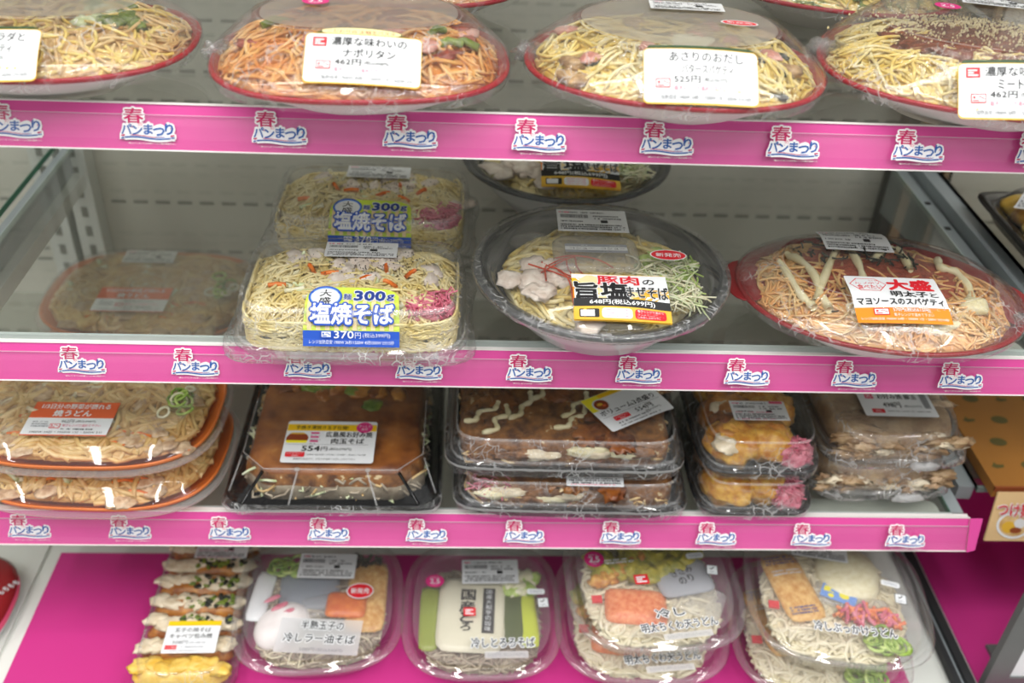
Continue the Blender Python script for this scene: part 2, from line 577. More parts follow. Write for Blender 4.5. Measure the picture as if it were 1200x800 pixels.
class Print:
    """flat printed artwork, measured in mm, origin bottom-left"""

    def __init__(s, w, h):
        s.w, s.h, s.layer, s.items = w, h, 0, []

    def _push(s, v, f, mat):
        s.layer += 1
        s.items.append((np.array(v, float), f, mat, s.layer))

    def _rows(s, rows, mat, nx=10):
        v, f = [], []
        for (y, xa, xb) in rows:
            for i in range(nx+1):
                v.append((xa+(xb-xa)*i/nx, y))
        n = nx+1
        for j in range(len(rows)-1):
            for i in range(nx):
                f.append((j*n+i, j*n+i+1, (j+1)*n+i+1, (j+1)*n+i))
        s._push(v, f, mat)

    def rect(s, x0, y0, x1, y1, mat, r=0.0):
        nx = max(1, int((x1-x0)/5))
        ny = max(1, int((y1-y0)/5))
        ys = [y0+(y1-y0)*j/ny for j in range(ny+1)]
        if r:
            ys = [y0+r*(1-math.cos(k*PI/8)) for k in range(5)]+[y for y in ys if y0+r*1.05 < y < y1-r*1.05]+[y1-r*(1-math.cos(k*PI/8)) for k in range(4, -1, -1)]
        rows = []
        for y in ys:
            ins = 0
            d = min(y-y0, y1-y)
            if r and d < r:
                ins = r-math.sqrt(max(0, r*r-(r-d)**2))
            rows.append((y, x0+ins, x1-ins))
        s._rows(rows, mat, nx)
        return s

    def ell(s, cx, cy, rx, ry, mat):
        rows = []
        for k in range(13):
            t = PI*k/12
            w = rx*math.sin(t)
            rows.append((cy-ry*math.cos(t), cx-w-1e-3, cx+w+1e-3))
        s._rows(rows, mat, 4)
        return s

    def shape(s, rows, mat):
        s._rows(rows, mat, 10)
        return s

    def poly(s, pts, mat):
        s._push(pts, [tuple(range(len(pts)))], mat)
        return s

    def ring(s, cx, cy, rx, ry, w, mat):
        v, f = [], []
        N = 28
        for i in range(N):
            t = 2*PI*i/N
            v += [(cx+rx*math.cos(t), cy+ry*math.sin(t)), (cx+(rx-w)*math.cos(t), cy+(ry-w)*math.sin(t))]
        for i in range(N):
            j = (i+1) % N
            f.append((2*i+1, 2*i, 2*j, 2*j+1))
        s._push(v, f, mat)
        return s

    def band(s, pts, w, mat):
        """a stroke of width w along pts"""
        P = np.array(pts, float)
        T = np.gradient(P, axis=0)
        T /= np.linalg.norm(T, axis=1)[:, None]
        Nn = np.stack([-T[:, 1], T[:, 0]], 1)*w/2
        v = np.concatenate([P+Nn, P-Nn])
        n = len(P)
        s._push(v, [(n+i, n+i+1, i+1, i) for i in range(n-1)], mat)
        return s

    def text(s, t, x0, y0, x1, y1, mat, bold=0.0, out=None, skew=0.0, rot=0.0):
        v0, f0 = glyph(t, 0.0)
        if not len(v0):
            return s
        lo, hi = v0.min(0), v0.max(0)
        sc = np.array([(x1-x0)/(hi[0]-lo[0]), (y1-y0)/(hi[1]-lo[1])])

        def put(off, mat):
            ring = [(0.0, 0.0)]
            if off > 0:                                   # heavier strokes: the glyph laid down again all round
                n = 6 if off < 0.03 else 12
                ring = [(off*math.cos(2*PI*i/n), off*math.sin(2*PI*i/n)) for i in range(n)]
            em = min(sc)
            for (dx, dy) in ring:
                q = (v0-lo)*sc+[x0+dx*em, y0+dy*em]
                if skew:
                    q[:, 0] += (q[:, 1]-y0)*skew
                if rot:
                    c = np.array([(x0+x1)/2, (y0+y1)/2])
                    d = q-c
                    q = c+np.stack([d[:, 0]*math.cos(rot)-d[:, 1]*math.sin(rot), d[:, 0]*math.sin(rot)+d[:, 1]*math.cos(rot)], 1)
                s.layer -= 0.72
                s._push(q, f0, mat)
            s.layer += 0.7
        for (mo, off) in (out or []):
            put(off*OUTW, mo)
        put(bold*BOLDW, mat)
        return s

    def fine(s, x0, y0, x1, y1, mat, rows=3, seed=1, gap=0.45):
        """rows of small illegible print"""
        r = random.Random(seed)
        v, f = [], []
        hh = (y1-y0)/rows
        for j in range(rows):
            x = x0
            lim = x1-(r.random()*0.25*(x1-x0) if j == rows-1 else 0)
            while x < lim:
                w = r.choice([0.5, 0.8, 1.1, 1.5])
                if r.random() < 0.86:
                    k = len(v)
                    a, b = y0+hh*j+hh*0.2*r.random(), y0+hh*(j+1)-hh*0.35
                    v += [(x, a), (min(x+w, lim), a), (min(x+w, lim), b), (x, b)]
                    f.append((k, k+1, k+2, k+3))
                x += w+gap*(0.6+r.random())
        if f:
            s._push(v, f, mat)
        return s

    def bars(s, x0, y0, x1, y1, mat, seed=1):
        r = random.Random(seed)
        v, f = [], []
        x = x0
        while x < x1:
            w = r.choice([0.25, 0.4, 0.6])
            k = len(v)
            v += [(x, y0), (x+w, y0), (x+w, y1), (x, y1)]
            f.append((k, k+1, k+2, k+3))
            x += w+r.choice([0.25, 0.4, 0.55])
        s._push(v, f, mat)
        return s

    def flat(s, mb, fn, lift=4e-5):
        """place artwork with fn(x_mm, y_mm, height_m) -> point"""
        for v, f, mat, k in s.items:
            mb.add([fn(x, y, k*lift) for x, y in v], f, mat, False)


def stick(pr, name, parent, bvh, x, y, yaw=0.0, lift=0.0006, clampd=0.004, smooth=3, scale=1.0, hs=1.0):
    """lay printed artwork on a lid surface round the plan point (x, y)"""
    u_, v_ = 0.001*scale, 0.001*scale*hs
    w, h = pr.w*u_, pr.h*v_
    cw, sw = math.cos(yaw), math.sin(yaw)
    pts = []
    for du, dv in ((0, 0), (-.35, -.35), (.35, -.35), (-.35, .35), (.35, .35), (0, -.42), (0, .42), (-.42, 0), (.42, 0)):
        px = x+du*w*cw-dv*h*sw*0.85
        py = y+du*w*sw+dv*h*cw*0.85
        hit = bvh.ray_cast(Vector((px, py, 0.5)), Vector((0, 0, -1)))
        if hit[0] is not None:
            pts.append(hit[0])
    A = np.array([(p.x, p.y, 1) for p in pts])
    zz = np.array([p.z for p in pts])
    co = np.linalg.lstsq(A, zz, rcond=None)[0]
    nrm = Vector((-co[0], -co[1], 1)).normalized()
    org = Vector((x, y, co[0]*x+co[1]*y+co[2]))
    ax = Vector((cw, sw, 0))
    ax = (ax-nrm*ax.dot(nrm)).normalized()
    ay = nrm.cross(ax)
    nx, ny = 11, 9
    H = np.zeros((ny, nx))
    for j in range(ny):
        for i in range(nx):
            p = org+ax*((i/(nx-1)-.5)*w)+ay*((j/(ny-1)-.5)*h)
            hit = bvh.ray_cast(p+nrm*0.02, -nrm, 0.05)
            H[j, i] = max(-clampd, min(clampd, (hit[0]-p).dot(nrm))) if hit[0] is not None else -clampd*0.5
    H0 = H.copy()
    for _ in range(smooth):
        P = np.pad(H, 1, mode='edge')
        H = (P[1:-1, 1:-1]*2+P[:-2, 1:-1]+P[2:, 1:-1]+P[1:-1, :-2]+P[1:-1, 2:])/6
    H = H+max(0, float((H0-H).max()))*0.8

    def hh(u, v):
        a = min(max(u*(nx-1), 0), nx-1.001)
        b = min(max(v*(ny-1), 0), ny-1.001)
        i, j = int(a), int(b)
        fa, fb = a-i, b-j
        return (H[j, i]*(1-fa)+H[j, i+1]*fa)*(1-fb)+(H[j+1, i]*(1-fa)+H[j+1, i+1]*fa)*fb

    mb = MB()

    def fn(xm, ym, k):
        return org+ax*(xm*u_-w/2)+ay*(ym*v_-h/2)+nrm*(hh(xm/pr.w, ym/pr.h)+lift+k)
    pr.flat(mb, fn)
    return mb.build(name, parent)


# ---- printed artwork
def red_mark(p, x, y, w):
    p.rect(x, y, x+w, y+w*0.86, 'print_red')
    p.rect(x+w*.14, y+w*.56, x+w*.8, y+w*.68, 'paper').rect(x+w*.14, y+w*.36, x+w*.55, y+w*.48, 'paper').rect(x+w*.14, y+w*.16, x+w*.86, y+w*.28, 'paper')


def oven_mark(p, x, y, w, h, mat='print_red'):
    p.rect(x, y, x+w, y+h, mat).rect(x+.06*w, y+.12*h, x+.94*w, y+.88*h, 'paper')
    p.rect(x+.14*w, y+.45*h, x+.3*w, y+.72*h, mat).rect(x+.12*w, y+.2*h, x+.55*w, y+.32*h, mat)
    p.band([(x+.45*w, y+.62*h), (x+.6*w, y+.7*h), (x+.75*w, y+.52*h), (x+.9*w, y+.4*h)], .09*h, mat)


def pasta_label(l1, l2, price, tax, watts, tab='green', mark=True):
    p = Print(76, 46)
    if tab == 'tag':
        p.shape([(36, 5, 70), (40, 5.4, 70), (41.5, 8, 60)], 'print_green')
        p.ell(36, 42, 27, 4.0, 'print_green').ell(36, 42, 26.2, 3.4, 'print_cream')
        p.text('こだわりの 太麺生パスタ', 14, 40.4, 58, 43.6, 'print_brown')
    elif tab == 'green':
        p.shape([(36, 2, 74), (41, 2.5, 73.5), (42.3, 4, 70)], 'print_green')
    p.rect(0, 0, 76, 40, 'print_gold', 3.5)
    p.rect(0.5, 1.2, 75.5, 39.3, 'paper', 3.2)
    if mark:
        red_mark(p, 5, 29, 9)
    p.text(l1, 17, 30, 66, 37.2, 'ink', 0.012)
    p.text(l2, 25, 21.0, 59, 27.8, 'ink', 0.014)
    p.text(price+'円', 20, 14.5, 37, 19.4, 'ink', 0.012)
    p.text('(税込'+tax+'円)', 39, 14.8, 55, 18.4, 'ink')
    oven_mark(p, 8, 11, 9.5, 6.5)
    p.text('電子レンジで温めて下さい', 20, 9.2, 54, 12.2, 'print_pinkred')
    p.text(watts, 4, 3, 71, 6.3, 'ink_soft')
    return p


def barcode(w=52, h=22, seed=1, pink=False, head=None):
    p = Print(w, h)
    p.rect(0, 0, w, h, 'paper_grey', 0.8)
    p.fine(3, h*.84, w*.8, h*.94, 'ink_soft', 1, seed)
    p.fine(2, h*.84, w*.2, h*.94, 'print_pinkred', 1, seed+5)
    p.bars(3, h*.62, w*.44, h*.78, 'ink_soft', seed+1)
    p.fine(w*.52, h*.56, w*.92, h*.78, 'ink_soft', 2, seed+2)
    p.fine(3, h*.42, w*.46, h*.52, 'ink_soft', 1, seed+3)
    p.rect(w*.62, h*.40, w*.72, h*.53, 'ink')
    p.fine(2.5, h*.08, w-3, h*.36, 'ink', 3, seed+4)
    if pink:
        p.rect(w*.72, h*.86, w*.96, h*.97, 'print_pinkred')
        p.fine(3, h*.38, w-3, h*.44, 'print_pinkred', 1, seed+6)
        p.fine(3, h*.03, w-3, h*.08, 'print_pinkred', 1, seed+7)
    return p


def spot25(w=19, h=15):
    p = Print(w, h)
    p.ell(w/2, h/2, w/2, h/2, 'print_magenta')
    p.text('2.5', w*.24, h*.3, w*.76, h*.68, 'paper', 0.02)
    p.fine(w*.26, h*.74, w*.74, h*.83, 'paper', 1, 3).fine(w*.34, h*.15, w*.66, h*.22, 'paper', 1, 4)
    return p


def new_spot(w=19, h=11):
    p = Print(w, h)
    p.ell(w/2, h/2, w/2, h/2, 'paper').ell(w/2, h/2, w/2-1, h/2-1, 'print_red')
    p.text('新発売', w*.16, h*.32, w*.84, h*.68, 'paper', 0.015)
    return p


def shio_label():
    p = Print(74, 49)
    rows = [(0, 0, 74), (13, 0, 74), (30, 0, 74), (40, 1, 73), (43, 3, 72), (45.5, 7, 70), (47.5, 12, 66), (48.6, 16, 26)]
    rows = [(0, 0, 74), (13, 0, 74), (34, 1, 73), (40, 2, 72.5), (43.5, 5, 70), (46, 9, 64), (47.5, 14, 50)]
    p.shape(rows, 'print_lime')
    for i in range(10):
        p.rect(3+7*i, 12, 6.4+7*i, 38.5, 'print_cream')
    p.rect(0, 0, 74, 11.5, 'print_blue')
    p.ell(16, 38.5, 13, 9.8, 'print_blue').ell(16, 38.5, 11.8, 8.6, 'print_sky').ell(16, 38.5, 11, 7.6, 'paper')
    p.text('大', 11.5, 38.8, 20.5, 45, 'ink', 0.02).text('盛', 11.5, 31.6, 20.5, 38, 'ink', 0.015)
    p.text('麺', 30, 36, 36, 41.5, 'print_navy', 0.02, out=[('paper', 0.09)])
    p.text('300', 38.5, 35.5, 62, 44, 'print_navy', 0.045, out=[('paper', 0.12)])
    p.text('g', 63.5, 35.5, 69, 41, 'print_navy', 0.03, out=[('paper', 0.1)])
    p.text('塩焼そば', 6, 16, 69, 32, 'paper', 0.03, out=[('print_navy', 0.14), ('print_blue', 0.12)])
    oven_mark(p, 14, 6, 8, 5, 'print_blue')
    p.text('370', 24, 5.8, 39, 11, 'paper', 0.02).text('円', 40, 5.8, 44.5, 10, 'paper').text('(税込399円)', 46, 6, 67, 9.8, 'paper')
    p.text('レンジ加熱目安 1900W 36秒/1500W 45秒/500W 2分15秒', 5, 1.4, 70, 4.4, 'paper')
    return p


def maze_label():
    p = Print(74, 52)
    p.rect(0, 0, 74, 52, 'print_gold').rect(0, 13, 74, 51.4, 'paper')
    p.shape([(20, 8, 44), (27, 4, 52), (36, 4, 42), (45, 6, 26), (50, 12, 16)], 'print_cream').shape([(20, 0, 20), (28, 0, 14), (38, 0, 8), (46, 0, 3)], 'print_yellow')
    p.shape([(20, 0, 12), (27, 0, 6), (34, 0, 2)], 'print_orange')
    p.text('豚肉', 20, 38, 52, 50, 'print_red', 0.03, out=[('paper', 0.09)])
    p.text('の', 55, 39, 64, 46, 'ink', 0.01)
    p.text('旨塩', 2, 20, 42, 40, 'ink', 0.035, out=[('paper', 0.09)])
    p.text('まぜそば', 41, 22, 73, 35, 'ink', 0.03, out=[('paper', 0.08)])
    p.rect(0, 12, 74, 19.5, 'ink')
    p.text('648円(税込699円)', 12, 13.2, 62, 18.5, 'paper', 0.02)
    p.rect(0, 0, 74, 12, 'print_gold')
    p.rect(4, 2.2, 19, 9.8, 'ink', 1).rect(5, 3.2, 15.5, 8.8, 'paper').rect(6, 4.6, 14.5, 6, 'print_blue')
    p.rect(21, 1.8, 44, 10.4, 'paper', 2.5)
    for i, t in enumerate(('500W 4分10秒', '1500W 1分25秒', '1800W 1分10秒')):
        p.text(t, 23.5, 2.6+2.6*i, 41.5, 4.6+2.6*i, 'print_pinkred')
    p.rect(46, 1.8, 70, 10.4, 'print_red', 2.5)
    for i, t in enumerate(('しお召し上がり下さい', 'からよく混ぜてお召', '電子レンジで温めて')):
        p.text(t, 48, 2.6+2.6*i, 68, 4.6+2.6*i, 'paper')
    return p


def mentai_label():
    p = Print(74, 54)
    p.rect(0, 0, 74, 54, 'paper', 1.5)
    p.rect(0, 0, 74, 15, 'print_orange')
    hx = [(2, 43), (9, 51), (25, 51), (32, 43), (25, 34), (9, 34)]
    p.poly(hx, 'print_red')
    p.poly([(17+(x-17)*.94, 42.5+(y-42.5)*.93) for x, y in hx], 'paper')
    p.text('たっぷり', 7, 43.2, 27, 49, 'print_red', 0.02, rot=0.05).text('食べたい', 7.5, 36, 27.5, 42.2, 'print_red', 0.02, rot=0.05)
    p.text('大盛', 33, 36, 68, 50.5, 'print_red', 0.05)
    p.text('明太子', 32, 26.5, 61, 34, 'ink', 0.025).text('と', 63, 26.5, 69, 32.5, 'ink', 0.01)
    p.text('マヨソースのスパゲティ', 3, 17, 71, 24.5, 'ink', 0.025)
    oven_mark(p, 14, 7.5, 12, 6)
    p.text('570円(税込615円)', 29, 9.6, 58, 14, 'paper', 0.01)
    p.text('電子レンジで温めて下さい', 29, 6, 60, 8.8, 'paper')
    p.text('レンジ加熱目安 1900W 54秒・1500W 1分・500W 3分10秒', 3, 2, 71, 4.8, 'paper')
    return p


def udon_label():
    p = Print(74, 46)
    p.rect(0, 0, 74, 46, 'paper', 1)
    p.rect(0, 24, 74, 46, 'print_salmon').rect(0, 0, 74, 1.4, 'print_salmon')
    p.text('1/3日分の野菜が摂れる', 7, 36.5, 67, 43.5, 'paper', 0.025)
    p.text('焼うどん', 20, 26, 53, 34.5, 'paper', 0.03)
    p.text('462円', 30, 17, 41, 21.5, 'ink_soft').text('(税込498円)', 43, 17.3, 60, 20.6, 'ink_soft')
    p.fine(6, 11, 21, 20, 'ink_pale', 3, 8)
    oven_mark(p, 22, 9.5, 9, 6)
    p.text('電子レンジで温めて下さい', 33, 11.5, 66, 14.8, 'print_pinkred')
    p.fine(33, 7, 66, 10, 'ink_soft', 1, 5)
    p.text('1900W 54秒・1500W 1分・500W 3分', 8, 2.5, 70, 5.6, 'ink_soft')
    return p


def hiro_label():
    p = Print(72, 50)
    p.rect(0, 0, 72, 50, 'paper', 2.5)
    p.rect(0.3, 38, 71.7, 46, 'print_yellow')
    p.text('手焼き薄焼き玉子仕様!', 7, 39.8, 49, 44.4, 'ink', 0.015)
    p.ell(62, 42.5, 6.6, 6.6, 'print_magenta').text('ずっしり', 57.2, 42.6, 66.8, 45.4, 'paper').text('具材', 59.5, 38.8, 64.5, 41.6, 'paper')
    p.shape([(23, 2, 17), (25, 1, 18), (28, 1.5, 17)], 'print_lemon').shape([(26, 1, 18), (29.5, 1, 18.5), (33.5, 3, 16.5)], 'print_brown').shape([(33.4, 3, 16), (35.2, 5, 14)], 'print_gold')
    for i in range(3):
        p.rect(20, 34-5*i, 26.5, 36-5*i, 'print_magenta').fine(20, 31.4-5*i, 30, 33-5*i, 'ink_pale', 1, i)
    p.text('広島風お好み焼', 32, 29.8, 69, 36.6, 'ink', 0.012).text('肉玉そば', 37, 22, 63, 28.2, 'ink', 0.012)
    p.rect(1.5, 20.6, 67, 20.9, 'ink_pale')
    p.text('554', 15, 13, 29, 19, 'ink', 0.015).text('円', 30, 13, 35, 18, 'ink_soft').text('(税込598円)', 36.5, 13.4, 54, 17, 'ink_soft')
    p.rect(3, 6, 18, 11.6, 'print_red', 1).text('レンジアップ', 4.2, 8.8, 16.8, 11, 'paper').text('対応', 8, 6.5, 13, 8.4, 'paper')
    p.text('500W 4分10秒 / 1500W 1分20秒 / 1800W 1分10秒', 20, 7.6, 66, 9.6, 'ink_soft')
    p.text('調理済み食品です。かならず温めてお召し上がり下さい', 10, 2.4, 58, 4.6, 'ink_soft')
    return p


def volume_label():
    p = Print(72, 50)
    p.rect(0, 0, 72, 50, 'paper', 2.5)
    p.rect(0.3, 30, 18, 49.7, 'print_lemon').rect(18, 44, 50, 49.7, 'print_yellow')
    p.ell(14, 36, 8.5, 8.5, 'paper_grey').ell(14, 36, 7, 7, 'print_brown').ell(13, 37, 3, 2, 'print_gold').ell(16, 34, 2, 1.6, 'print_salmon')
    p.text('ボリューム3点盛り', 5, 21, 66, 28, 'ink', 0.015)
    p.rect(4, 18.5, 68, 18.9, 'ink_pale')
    p.text('554円', 37, 11, 56, 17, 'ink', 0.01).text('(税込598円)', 44, 7, 62, 9.8, 'ink_soft')
    p.rect(12, 10, 29, 16, 'print_red', 1).text('レンジアップ', 13.5, 13, 27.5, 15.4, 'paper').text('対応', 17, 10.6, 23, 12.6, 'paper')
    p.fine(12, 5.4, 60, 8.4, 'ink_soft', 1, 2).fine(12, 1.8, 60, 4, 'ink_soft', 1, 3)
    return p


def tama_label():
    p = Print(70, 40)
    p.rect(0, 0, 70, 40, 'paper', 2.2)
    p.rect(7, 26, 15, 34, 'print_pinkred', 1).fine(8, 27, 14, 33, 'paper', 3, 2)
    p.text('お好み焼 豚玉', 19, 26, 57, 33.5, 'ink', 0.02)
    p.text('498円', 21, 13, 38, 21, 'ink', 0.015).text('(税込537円)', 41, 13, 58, 17, 'ink_soft')
    p.rect(8, 4.5, 20, 10.5, 'print_red', 1).text('対応', 11, 6, 17, 9, 'paper')
    p.text('500W 3分 / 1500W 1分 / 1800W 50秒', 23, 6, 64, 8.8, 'ink_soft')
    p.bars(60, 12, 66, 36, 'ink_soft', 4)
    return p


def small_label(l1, l2, price, bar='print_yellow'):
    p = Print(60, 40)
    p.rect(0, 0, 60, 40, 'paper', 1)
    p.rect(0, 34, 60, 40, bar)
    p.text(l1, 9, 26, 50, 31.5, 'ink', 0.012).text(l2, 5, 18, 53, 24, 'ink', 0.012)
    p.text(price, 10, 11, 27, 15.5, 'ink_soft').fine(29, 11.5, 48, 14.5, 'ink_pale', 1, 3)
    p.rect(3, 4.5, 16, 9.5, 'print_red').text('レンジ対応', 4, 5.6, 15, 8.4, 'paper')
    p.fine(18, 6.5, 55, 8.6, 'ink_pale', 1, 6).fine(10, 2, 50, 3.6, 'ink_pale', 1, 7)
    return p


def die_cut(lines, w=60, plate=None, price=True):
    """white outlined lettering on a clear sticker"""
    h = 12*len(lines)+(7 if price else 0)
    p = Print(w, h)
    if plate:
        p.rect(0, 0, w, h, plate, 0.5)
    y = h
    for (t, a, b) in lines:
        y -= 12
        p.text(t, a*w, y+2, b*w, y+10, 'ink', 0.02, out=[('paper', 0.13), ('paper', 0.07)])
    if price:
        p.rect(w*.26, 0.5, w*.86, 6, 'print_clear', 1) if not plate else None
        p.text('500円', w*.3, 1.4, w*.48, 4.8, 'ink_pale').text('(税込540円)', w*.5, 1.4, w*.82, 4.6, 'ink_pale')
    return p


def open_tag():
    p = Print(18, 9)
    p.rect(0, 1, 18, 8, 'paper', 2.5)
    p.text('OPEN', 3, 3, 15, 6, 'ink_pale')
    return p


def tick_tag():
    p = Print(12, 12)
    p.rect(0, 0, 11, 12, 'ink_soft', .6).rect(.6, .6, 10.4, 11.4, 'paper', .5)
    p.band([(3, 8), (4.6, 6.6), (7.4, 9.8)], 1.1, 'ink')
    p.fine(2, 2, 9, 5, 'ink_pale', 2, 3)
    return p


# ------------------------------------------------------------------ food helpers
def strands(mb, a, b, n, zf, count, r, mat, seed, step=0.006, segs=16, curl=0.28, rmax=0.93, sides=5, flat=0.004, box=None, rmin=0.0):
    R = random.Random(seed)
    mats = mat if isinstance(mat, (list, tuple)) else [mat]
    for k in range(count):
        for _ in range(60):
            x, y = R.uniform(-a, a), R.uniform(-b, b)
            if rmin < rho(x, y, a, b, n) < rmax and (box is None or (box[0] < x < box[1] and box[2] < y < box[3])):
                break
        th = R.uniform(0, 2*PI)
        bias = R.gauss(0, curl)
        if rmin:                                          # along the edge of the heap
            th = math.atan2(y, x)+R.choice((-1, 1))*PI/2+R.gauss(0, .3)
            bias *= .3
        ph = R.uniform(0, 6)
        lay = R.uniform(-0.3, 1)*flat
        pts = []
        for i in range(segs):
            pts.append((x, y, zf(x, y)+lay+math.sin(ph+i*0.55)*flat*0.6))
            th += bias+R.gauss(0, curl*0.5)
            nx_, ny_ = x+math.cos(th)*step, y+math.sin(th)*step
            if rho(nx_, ny_, a, b, n) > rmax or (box is not None and not (box[0] < nx_ < box[1] and box[2] < ny_ < box[3])):
                th = math.atan2(-y, -x)+R.uniform(-1.2, 1.2)
                nx_, ny_ = x+math.cos(th)*step, y+math.sin(th)*step
            x, y = nx_, ny_
        mb.tube(pts, r, R.choice(mats), sides)


def wall_strands(mb, a, b, n, z0, z1, count, r, mats, seed, segs=14):
    R = random.Random(seed)
    for k in range(count):
        th, z = R.uniform(PI, 2*PI), R.uniform(z0, z1)
        d, vz = R.choice((-1, 1))*R.uniform(.02, .05), R.gauss(0, .0016)
        pts = []
        for i in range(segs):
            c, s_ = math.cos(th), math.sin(th)
            q = (abs(c/a)**n+abs(s_/b)**n)**(-1.0/n)*(1+R.uniform(-.004, .002))
            pts.append((q*c, q*s_, z))
            th += d
            z += vz
            vz += R.gauss(0, .0006)
            if not z0 < z < z1:
                vz = -vz*.6
                z = min(max(z, z0), z1)
        mb.tube(pts, r, R.choice(mats), 5)


def mound(mb, a, b, n, zb, zt, mat, pw=2.6, seed=0, amp=0.0015, k=0.94):
    rings = [[(x*.50, y*.50, zb*.35) for x, y, z in sup(a*k, b*k, n, 0, 48)]]
    for q in (1.0, 0.92, 0.8, 0.65, 0.5, 0.35, 0.2, 0.06):
        ring = []
        for (x, y, z) in sup(a*k*q, b*k*q, n, 0, 48):
            zz = zb+(zt-zb)*(1-q**pw)+amp*noise.noise(Vector((x*90+seed, y*90, seed)))
            ring.append((x, y, zz))
        rings.append(ring)
    mb.loft(rings, mat, None, mat)


def mound_fn(a, b, n, zb, zt, pw=2.6):
    return lambda x, y: zb+(zt-zb)*max(0, 1-rho(x, y, a*.94, b*.94, n)**pw)


def specks(mb, spots, zf, mat, r=0.0008, seed=1):
    R = random.Random(seed)
    for (x, y) in spots:
        z = zf(x, y)+0.0025+r
        s = r*R.uniform(.6, 1.5)
        t = R.uniform(0, 6)
        v = [(x+s*math.cos(t+q*2.1), y+s*math.sin(t+q*2.1), z) for q in range(3)]+[(x, y, z+s*1.2), (x, y, z-s)]
        mb.add(v, [(0, 1, 3), (1, 2, 3), (2, 0, 3), (1, 0, 4), (2, 1, 4), (0, 2, 4)], mat, False)


def scatter(n, cx, cy, sx, sy, seed):
    R = random.Random(seed)
    return [(cx+R.gauss(0, sx), cy+R.gauss(0, sy)) for _ in range(n)]


def shreds(mb, n, cx, cy, sx, sy, zf, mat, seed, L=0.02, r=0.0011, lift=0.004):
    R = random.Random(seed)
    mats = mat if isinstance(mat, (list, tuple)) else [mat]
    for k in range(n):
        x, y = cx+R.uniform(-1, 1)*sx, cy+R.uniform(-1, 1)*sy
        th, bend = R.uniform(0, 2*PI), R.gauss(0, .5)
        l = L*R.uniform(.6, 1.2)
        z0 = zf(x, y)+R.uniform(0.2, 1)*lift
        up_ = R.gauss(0, .15)
        pts = []
        for i in range(6):
            t = i/5-.5
            aa = th+bend*t
            pts.append((x+math.cos(aa)*l*t, y+math.sin(aa)*l*t, z0+up_*l*t+0.1*l*(.25-t*t)))
        mb.tube(pts, r, R.choice(mats), 4)


def squiggle(mb, pts, zf, r, mat, lift=0.003):
    P = []
    for i in range(len(pts)-1):
        for t in range(6):
            u = t/6
            P.append((pts[i][0]*(1-u)+pts[i+1][0]*u, pts[i][1]*(1-u)+pts[i+1][1]*u))
    P.append(pts[-1])
    Q = np.array(P)
    for _ in range(3):
        Q[1:-1] = (Q[:-2]+Q[1:-1]*2+Q[2:])/4
    rr = [r*(0.75+0.5*abs(math.sin(i*.7))) for i in range(len(Q))]
    mb.tube([(x, y, zf(x, y)+lift) for x, y in Q], rr, mat, 7)


def onion_rings(mb, n, cx, cy, sx, sy, z, mats, seed, r0=.0045, r1=.0085, w=.0013):
    R = random.Random(seed)
    for k in range(n):
        x, y, r = cx+R.uniform(-sx, sx), cy+R.uniform(-sy, sy), R.uniform(r0, r1)
        tl, ph = R.gauss(0, .35), R.uniform(0, 6)
        mb.tube([(x+r*math.cos(q*PI/7), y+r*math.sin(q*PI/7), z+R.uniform(0, .0006)+r*tl*math.cos(q*PI/7+ph)+.0006*k % .004) for q in range(15)], w, mats[k % len(mats)], 6)


def slab(mb, a, b, n, z0, z1, side, topm, seed=1, amp=.002, fr=60):
    rings = [sup(a*.96, b*.96, n, z0, 72), sup(a, b, n, z0+(z1-z0)*.3, 72), sup(a*.99, b*.99, n, z0+(z1-z0)*.75, 72), sup(a*.94, b*.94, n, z1-.001, 72)]
    for q in (.8, .6, .4, .2, .04):
        rings.append([(x, y, z1+amp*noise.noise(Vector((x*fr+seed, y*fr, seed)))) for x, y, z in sup(a*q, b*q, n, 0, 72)])
    rings = [rings[0]]+[wrinkle(r, amp*.8, fr, seed) for r in rings[1:4]]+rings[4:]
    mb.loft(rings, [side, side, topm, topm, topm, topm, topm, topm], side, topm)


def wrinkle(ring, amp, freq, seed):
    out = []
    for (x, y, z) in ring:
        d = math.hypot(x, y)+1e-9
        q = noise.noise(Vector((x*freq, y*freq, z*freq+seed)))
        w = noise.noise(Vector((x*freq*.6+9, y*freq*.6, z*freq+seed+5)))
        out.append((x*(1+amp*q/d), y*(1+amp*q/d), z+amp*w*0.8))
    return out


def seam(parent, x, y, z, rx, ry, rz_, seed=1):
    """crumpled knot of shrink film at the end of the rim"""
    mb = MB()
    for k in range(3):
        mb.lump((x+0.002*k-.002, y+0.003*(k-1), z-0.001*k), rx*.6, ry*.5, rz_, 'film_seam', seed+k, 0.7, seed*.5+k, 16, 10, 3.0)
    return mb.pieces('film_seam', parent)


